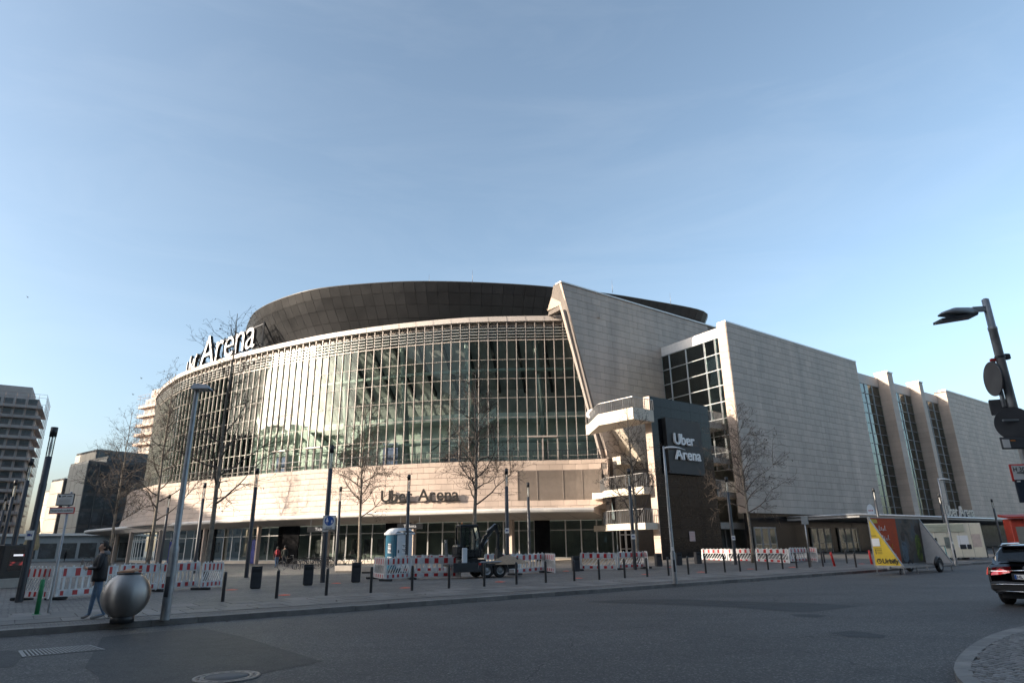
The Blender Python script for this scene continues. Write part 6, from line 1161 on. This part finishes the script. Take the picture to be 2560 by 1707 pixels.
for q_ in range(16): a_ = 2*pi*q_/16; g.bar((.345*cos(a_), .345*sin(a_), .006), (.365*cos(a_), .365*sin(a_), .006), .07, .008)
part('studs', g, IRON, t)
# ------------------------------------------------------------------ bare plane trees
BARK = M('plane_bark', (.20, .17, .135), .85, var=.5, scale=5, bump=.3, bscale=20); TWIG = M('twig', (.085, .066, .053), .85, var=.2); DRY = M('dry_leaf', (.045, .028, .018), .9)
def tree(label, base, h, r0, c0, spread, seed, kseg=1.0):
    R = random.Random(seed); t = thing('plane_tree', label, 'tree', base, group='bare plane trees on the square')
    path = []; x = y = 0; nS = 12
    for i in range(nS+1): path.append(Vector((x, y, h*i/nS))); x += R.uniform(-.05, .05)*h/14; y += R.uniform(-.05, .05)*h/14
    rad = [r0*(1-.93*(i/nS)**.9)+.008 for i in range(nS+1)]; rad[0] *= 1.2
    tg = Geo(); tg.tube(path, rad, 8); part('trunk', tg, BARK, t)
    bg_ = Geo(); lg = Geo()
    def branch(p, d, L_, r, lev, up):
        n = max(3, int(L_/.45)) if lev < 2 else 3; pts = [p]; q = p; dd = d.normalized()
        for i in range(n):
            dd = (dd+Vector((R.gauss(0, .17), R.gauss(0, .17), R.gauss(0, .12)+up))).normalized(); q = q+dd*(L_/n); pts.append(q)
        bg_.tube(pts, [max(.0065, r*(1-.85*i/n)) for i in range(n+1)], 5 if lev == 0 else (4 if lev == 1 else 3), cap=False)
        if lev < 3:
            m_ = int((2.0 if lev == 0 else 1.7 if lev == 1 else 1.3)*L_/(.42 if lev == 0 else .32 if lev == 1 else .30)*kseg); m_ = min(m_, 7)
            for k_ in range(m_):
                i = R.randint(max(1, n//4), n); b = pts[i]; dv = (pts[i]-pts[i-1]).normalized(); s_ = dv.orthogonal().normalized(); s_.rotate(Matrix.Rotation(R.uniform(0, 2*pi), 3, dv)); nd = dv*R.uniform(.5, 1.0)+s_*R.uniform(.6, 1.0); branch(b, nd, L_*R.uniform(.3, .62), r*.45, lev+1, up*.6)
        if lev >= 2 and R.random() < .20:
            e = pts[-1]; a_ = R.uniform(.03, .065); lg.add([e, e+Vector((R.uniform(-a_, a_), R.uniform(-a_, a_), -a_)), e+Vector((R.uniform(-a_, a_), R.uniform(-a_, a_), -2*a_)), e+Vector((R.uniform(-a_, a_), R.uniform(-a_, a_), -a_*.6))], [(0, 1, 2), (0, 2, 3), (0, 3, 1)])
    nb = int(30*kseg); gold = 2.4
    for k_ in range(nb):
        f = c0+(1-c0)*(k_/nb)**.95; i = min(nS-1, int(f*nS)); p = path[i].lerp(path[i+1], f*nS-i); az = k_*gold+R.uniform(-.4, .4); el = R.uniform(.15, .6)+.5*f; L_ = spread*1.2*(1.05-f)**.62*R.uniform(.7, 1.15); branch(p, Vector((cos(az)*cos(el), sin(az)*cos(el), sin(el))), max(.6, L_), r0*.42*(1.1-f)+.008, 0, .05)
    part('crown', bg_, TWIG, t, kind='stuff')
    if lg.v: part('dry_leaves', lg, DRY, t, kind='stuff')
    return t
def tree_at(label, bx, Y, ty, r0, c0, spread, seed, kseg=1.0):
    q = PY(bx, 1330, Y); top = PY(bx, ty, Y); b = Vector((q.x, Y, ground(q.x, Y))); return tree(label, b, top.z-b.z, r0, c0, spread, seed, kseg)
tree_at('tallest bare tree with thick trunk left of the curved glass front', 470, 36, 722, .155, .26, 3.6, 11, .85)
tree_at('bare tree in front of the left end of the white canopy', 332, 50, 860, .14, .24, 4.0, 23, .9)
tree_at('slender bare tree in front of the dark office block at left', 244, 66, 945, .15, .26, 4.2, 31, .8)
tree_at('bare tree left of the portable toilet by the stone benches', 823, 46, 925, .13, .30, 2.9, 45)
tree_at('bare tree rising behind the excavator in front of the facade letters', 1086, 45, 845, .16, .30, 3.5, 52)
tree_at('bare tree in front of the curved balconies left of the portal', 1469, 45, 935, .13, .28, 2.7, 67, .9)
tree_at('bare tree with pale trunk in front of the shaded street wall', 1735, 50, 930, .13, .30, 3.1, 78)
# ------------------------------------------------------------------ buildings far left
CONCD = M('tower_concrete', (.33, .31, .30), .8, var=.18, scale=.25); WIN = M('tower_window', (.05, .06, .068), .25, var=.6, scale=.4); SCAF = M('scaffold', (.20, .13, .11), .6); TPK = M('tower_pink', (.55, .44, .37), .8, var=.12, scale=.3)
def tower(label, org, dx, dy, wx, wy, floors, fh, mt, bal):
    t = thing('apartment_tower', label, 'tower', org); dx = Vector(dx).normalized(); dy = Vector(dy).normalized(); H_ = floors*fh
    part('core', Geo().slab([dx*0, dx*wx, dx*wx+dy*wy, dy*wy], Z*H_), mt, t)
    for f in range(floors):
        z = f*fh; fl_ = part('floor_slab', Geo().slab([dx*-bal-dy*bal+Z*z, dx*(wx+bal)-dy*bal+Z*z, dx*(wx+bal)+dy*(wy+bal)+Z*z, dx*-bal+dy*(wy+bal)+Z*z], Z*.28), mt, t)
        part('parapet', Geo().slab([dx*-bal-dy*bal+Z*(z+.28), dx*(wx+bal)-dy*bal+Z*(z+.28), dx*(wx+bal)-dy*(bal-.1)+Z*(z+.28), dx*-bal-dy*(bal-.1)+Z*(z+.28)], Z*.55), mt, t)
        nwin = int(wx/2.6)
        for k_ in range(nwin): a_ = dx*(wx*(k_+.12)/nwin)-dy*.05+Z*(z+.9); b_ = dx*(wx*(k_+.88)/nwin)-dy*.05+Z*(z+.9); part('window', Geo().slab([a_, b_, b_+Z*1.7, a_+Z*1.7], dy*.04), WIN, t)
    part('roof_block', Geo().slab([dx*1+dy*1+Z*H_, dx*(wx-2.2)+dy*1+Z*H_, dx*(wx-2.2)+dy*(wy-1)+Z*H_, dx*1+dy*(wy-1)+Z*H_], Z*3.4), mt, t); part('roof_band', Geo().slab([dx*4-dy*.05+dy*1+Z*(H_+1.2), dx*12-dy*.05+dy*1+Z*(H_+1.2), dx*12-dy*.05+dy*1+Z*(H_+2.4), dx*4-dy*.05+dy*1+Z*(H_+2.4)], -dy*.05), WIN, t)
    g = Geo(); 
    for k_ in range(int(wx/2.5)+1): a_ = dx*(k_*2.5)-dy*(bal+.5); g.bar(a_, a_+Z*(H_+1), .06)
    for k_ in range(int(wy/2.5)+1):
        for s_ in (-(bal+.5), wx+bal+.5): a_ = dx*s_+dy*(k_*2.5); g.bar(a_, a_+Z*(H_+1), .06)
    for f in range(floors+1):
        for zo in (.1, 1.1): g.bar(dx*-(bal+.5)-dy*(bal+.5)+Z*(f*fh+zo), dx*(wx+bal+.5)-dy*(bal+.5)+Z*(f*fh+zo), .06); g.bar(dx*(wx+bal+.5)-dy*(bal+.5)+Z*(f*fh+zo), dx*(wx+bal+.5)+dy*(wy+bal)+Z*(f*fh+zo), .06); g.bar(dx*-(bal+.5)-dy*(bal+.5)+Z*(f*fh+zo), dx*-(bal+.5)+dy*(wy+bal)+Z*(f*fh+zo), .06)
    part('scaffold', g, SCAF, t, kind='stuff'); return t
q = PY(109, 890, 175); hT = q.z; cr = Vector((q.x-1.5, 175, 0)); fl_n = 15; fhT = (hT-3.4)/fl_n
dxT = Vector((.84, .54, 0)); org = cr-dxT.normalized()*30
tower('dark apartment tower with scaffolding and ribbon balconies at far left', org, dxT, (-.54, .84, 0), 30, 16, fl_n, fhT, CONCD, 1.2)
q = PY(330, 912, 210); tower('sunlit pinkish tower with scaffolded balconies peeking behind the glass front', Vector((q.x+1, 210, 0)), (.86, -.5, 0), (.5, .86, 0), 16, 16, 16, (q.z-1)/16, TPK, 1.4)
OFF = M('office_dark', (.085, .087, .09), .25, var=.3, scale=.3); OFL = M('office_sunlit', (.42, .39, .33), .6, var=.1, scale=.3)  # sun coloured into the pale left sides; dark sides are glass and shade
def office(label, cx, ytop, Y, wl, wr, dl, dr, h_extra, sunmat, darkmat, floors, bays):
    top = PY(cx, ytop, Y); c = Vector((top.x, Y, 0)); H_ = top.z; dl = Vector(dl).normalized(); dr = Vector(dr).normalized(); t = thing('office_block', label, 'building', c)
    part('core', Geo().slab([dl*.05+dr*.05, dr*wr, dr*wr+dl*wl, dl*wl], Z*H_), darkmat, t)
    nl_ = Vector((dl.y, -dl.x, 0)); nl_ = nl_ if nl_.dot(-dr) > 0 else -nl_; nr_ = Vector((dr.y, -dr.x, 0)); nr_ = nr_ if nr_.dot(-dl) > 0 else -nr_
    for f in range(floors):
        z0, z1 = H_*f/floors, H_*(f+1)/floors
        for b in range(max(1, bays//3)): k_ = max(1, bays//3); a0, a1 = dl*(wl*b/k_), dl*(wl*(b+1)/k_); part('wall_panel', Geo().slab([a0+dl*.05+Z*(z0+.05), a1-dl*.05+Z*(z0+.05), a1-dl*.05+Z*(z1-.05), a0+dl*.05+Z*(z1-.05)], nl_*.1), sunmat, t)
        for b in range(bays): a0, a1 = dr*(wr*b/bays), dr*(wr*(b+1)/bays); part('window', Geo().slab([a0+dr*.12+Z*(z0+.5), a1-dr*.12+Z*(z0+.5), a1-dr*.12+Z*(z1-.15), a0+dr*.12+Z*(z1-.15)], nr_*.06), WIN, t)
    g = Geo()
    for b in range(bays+1): g.bar(dr*(wr*b/bays)+nr_*.12, dr*(wr*b/bays)+nr_*.12+Z*H_, .14)
    part('fins', g, M('fin_dark', (.06, .062, .065), .5), t, kind='stuff'); part('parapet', Geo().slab([Z*H_, dr*wr+Z*H_, dr*wr+dl*wl+Z*H_, dl*wl+Z*H_], Z*.5), OFF, t); return t
dL, dR = (-.8, .6, 0), (.6, .8, 0)
office('dark glazed office block with left side coloured pale for sun behind the bare trees', 203, 1063, 128, 9, 30, dL, dR, 0, OFL, OFF, 6, 14)
office('upper set back office block with front coloured pale for sun rising behind', 223, 1036, 150, 12, 24, dL, dR, 0, OFL, OFF, 8, 12)
office('sloping roofed grey rear block right of the office', 248, 1052, 140, 10, 22, dL, dR, 0, OFL, M('office_grey', (.20, .20, .21), .6), 7, 8)
office('narrow pale office block left of the dark office', 147, 1102, 165, 8, 9, dL, dR, 0, OFL, OFF, 6, 4)
office('small distant pale block beside the left light columns', 122, 1128, 190, 9, 8, dL, dR, 0, OFL, OFF, 5, 4)
q = PZ(235, 1285, .12); t = thing('low_pavilion', 'low grey pavilion with dark windows behind the left barriers', 'building', Vector((-88, 112, .1)), .2); part('walls', Geo().bevbox(0, 26, 0, 10, 0, 4.2, .1), M('pavilion_grey', (.33, .36, .37), .6), t)
for k_ in range(8): part('window', Geo().box(1+k_*3.1, 3.6+k_*3.1, -.05, 0, .5, 3.0), WIN, t)
part('roof_edge', Geo().box(-.5, 26.5, -.6, .2, 4.2, 4.6), WHITE, t)
# closed parasol, white van, parked bikes far left
q = PZ(60, 1256, .12); p = Vector((-31.5, 40.5, .12)); p = PY(62, 1300, 40); p.z = .12; t = thing('closed_parasol', 'closed beige parasol behind the advertising display', 'parasol', p); hp = PY(70, 1178, 40).z-.12
part('pole', Geo().cyl(0, 0, 0, hp, .04, 8), GALV, t); fb = Geo(); fb.sm = False; vs = []; n = 16
for zz, rr in ((hp-.02, .02), (hp-.5, .16), (hp-1.1, .26), (hp-1.2, .20), (hp-1.9, .34), (hp-2.15, .30)):
    for k_ in range(n): a_ = 2*pi*k_/n; vs.append((rr*(1+.28*(k_ % 2))*cos(a_), rr*(1+.28*(k_ % 2))*sin(a_), zz))
fb.add(vs, [(i*n+k_, (i+1)*n+k_, (i+1)*n+(k_+1) % n, i*n+(k_+1) % n) for i in range(5) for k_ in range(n)]); part('canopy_fabric', fb, M('parasol_beige', (.36, .28, .16), .85, var=.15), t)
p = PY(200, 1290, 118); p.z = .12; t = thing('parked_van', 'distant white van parked left of the canopy behind the barriers', 'van', p, .25)
part('body', Geo().slab([(0, 0, .35), (4.6, 0, .35), (4.6, 0, .95), (4.0, 0, 1.15), (3.2, 0, 1.95), (.1, 0, 2.0)], (0, 1.9, 0)), TW, t); part('windscreen', Geo().slab([(3.25, -.01, 1.2), (3.95, -.01, 1.2), (3.25, -.01, 1.85), (2.3, -.01, 1.85), (2.3, -.01, 1.2)], (0, .01, 0)), CGL, t)
for x_ in (.8, 3.8): part('wheel', Geo().disc((x_, 0, .33), (0, 1, 0), .33, .2, 18), RUBBER, t)
for i, (x, y, a_) in enumerate(((190, 1293, 40), (215, 1291, 70))): o = copy_tree(bk0, loc=PY(x, y, 60+3*i).xy.to_3d()+Z*.12, rz=radians(a_), label=['distant bicycle left of the walking person', 'distant bicycle just left of the walking person head'][i])
# birds
for i, (x, y, l_) in enumerate(((64, 683, 'lone small bird high in the left sky'), (325, 869, 'upper small bird left of the glass front'), (306, 906, 'lower small bird left of the glass front'))):
    p = PY(x, y, 90); g = Geo(); g.tube([(-.18, 0, 0), (0, 0, .01), (.16, 0, .0)], [.02, .06, .01], 6); b_ = thing('bird', l_, 'bird', p); part('body', g, BLACK, b_); part('wing', Geo().slab([(-.05, 0, 0), (.08, 0, 0), (-.05, .3, .14)], (0, 0, .01)).slab([(-.05, 0, 0), (.08, 0, 0), (-.05, -.3, .14)], (0, 0, .01)), BLACK, b_)
# ------------------------------------------------------------------ unseen buildings added to shade the square and darken reflections in the glass
def unseen_block(label, x0, x1, y0, y1, h, mt):
    t = thing('unseen_block', label, 'building', ((x0+x1)/2, (y0+y1)/2, 0)); w_, d_ = (x1-x0)/2, (y1-y0)/2
    part('walls', Geo().box(-w_, w_, -d_, d_, 0, h), mt, t); g = Geo()
    nf = int(h/3.6)
    for f in range(nf):
        z = 1.2+f*3.6
        for k_ in range(int(w_*2/4)): xx = -w_+1+k_*4
        for k_ in range(int(w_*2/4)): xx = -w_+1.2+k_*4; g.box(xx, xx+1.8, -d_-.05, -d_+.01, z, z+1.9); g.box(xx, xx+1.8, d_-.01, d_+.05, z, z+1.9)
        for k_ in range(int(d_*2/4)): yy = -d_+1.2+k_*4; g.box(-w_-.05, -w_+.01, yy, yy+1.8, z, z+1.9); g.box(w_-.01, w_+.05, yy, yy+1.8, z, z+1.9)
    part('windows', g, WIN, t, kind='stuff'); part('cornice', Geo().box(-w_-.4, w_+.4, -d_-.4, d_+.4, h, h+.6), mt, t)
CB1 = M('city_render', (.38, .35, .31), .8, var=.1, scale=.2); CB2 = M('city_dark', (.13, .125, .12), .7, var=.15, scale=.2)
unseen_block('long unseen block left of the square, added to shade it', -92, -80, -90, 15, 54, CB2)
unseen_block('unseen block far left, added to shade the podium end', -140, -101, 66, 90, 25, CB2)
unseen_block('unseen block behind the viewer, raised to darken glass reflections', -34, 20, -75, -40, 58, CB2)
unseen_block('tall pale hotel behind the viewer on the right, outside the view', 25, 50, -80, -48, 66, CB1)
unseen_block('second dark unseen block behind the viewer, added to darken glass reflections', 54, 110, -90, -45, 50, CB2)
unseen_block('unseen block beyond the street on the right, added for granite reflections', 128, 165, -40, 95, 22, CB2)
unseen_block('unseen block beyond the first, added to darken glass reflections', -150, -118, -45, 60, 31, CB2)
unseen_block('unseen high slab far to the left, added to darken glass reflections', -180, -148, 78, 130, 55, CB2)
# dead leaves and bits of litter along the kerb and on the slabs
g = Geo()
for k_ in range(170):
    s_ = random.uniform(-3, 40); c_ = KC+random.choice((random.uniform(.02, .35), random.uniform(-4.2, -.4))); p = SC(s_, c_, .006 if c_ > KC else .14); a_ = random.uniform(0, 6); r_ = random.uniform(.02, .05); d1 = Vector((cos(a_), sin(a_), .15))*r_; d2 = Vector((-sin(a_), cos(a_), .1))*r_*.7
    g.add([p-d1, p+d2+Z*.008, p+d1, p-d2+Z*.008], [(0, 1, 2), (0, 2, 3)])
part('fallen_leaves', g, M('leaf_litter', (.12, .085, .05), .9, island=.6, var=.2), kind='stuff')
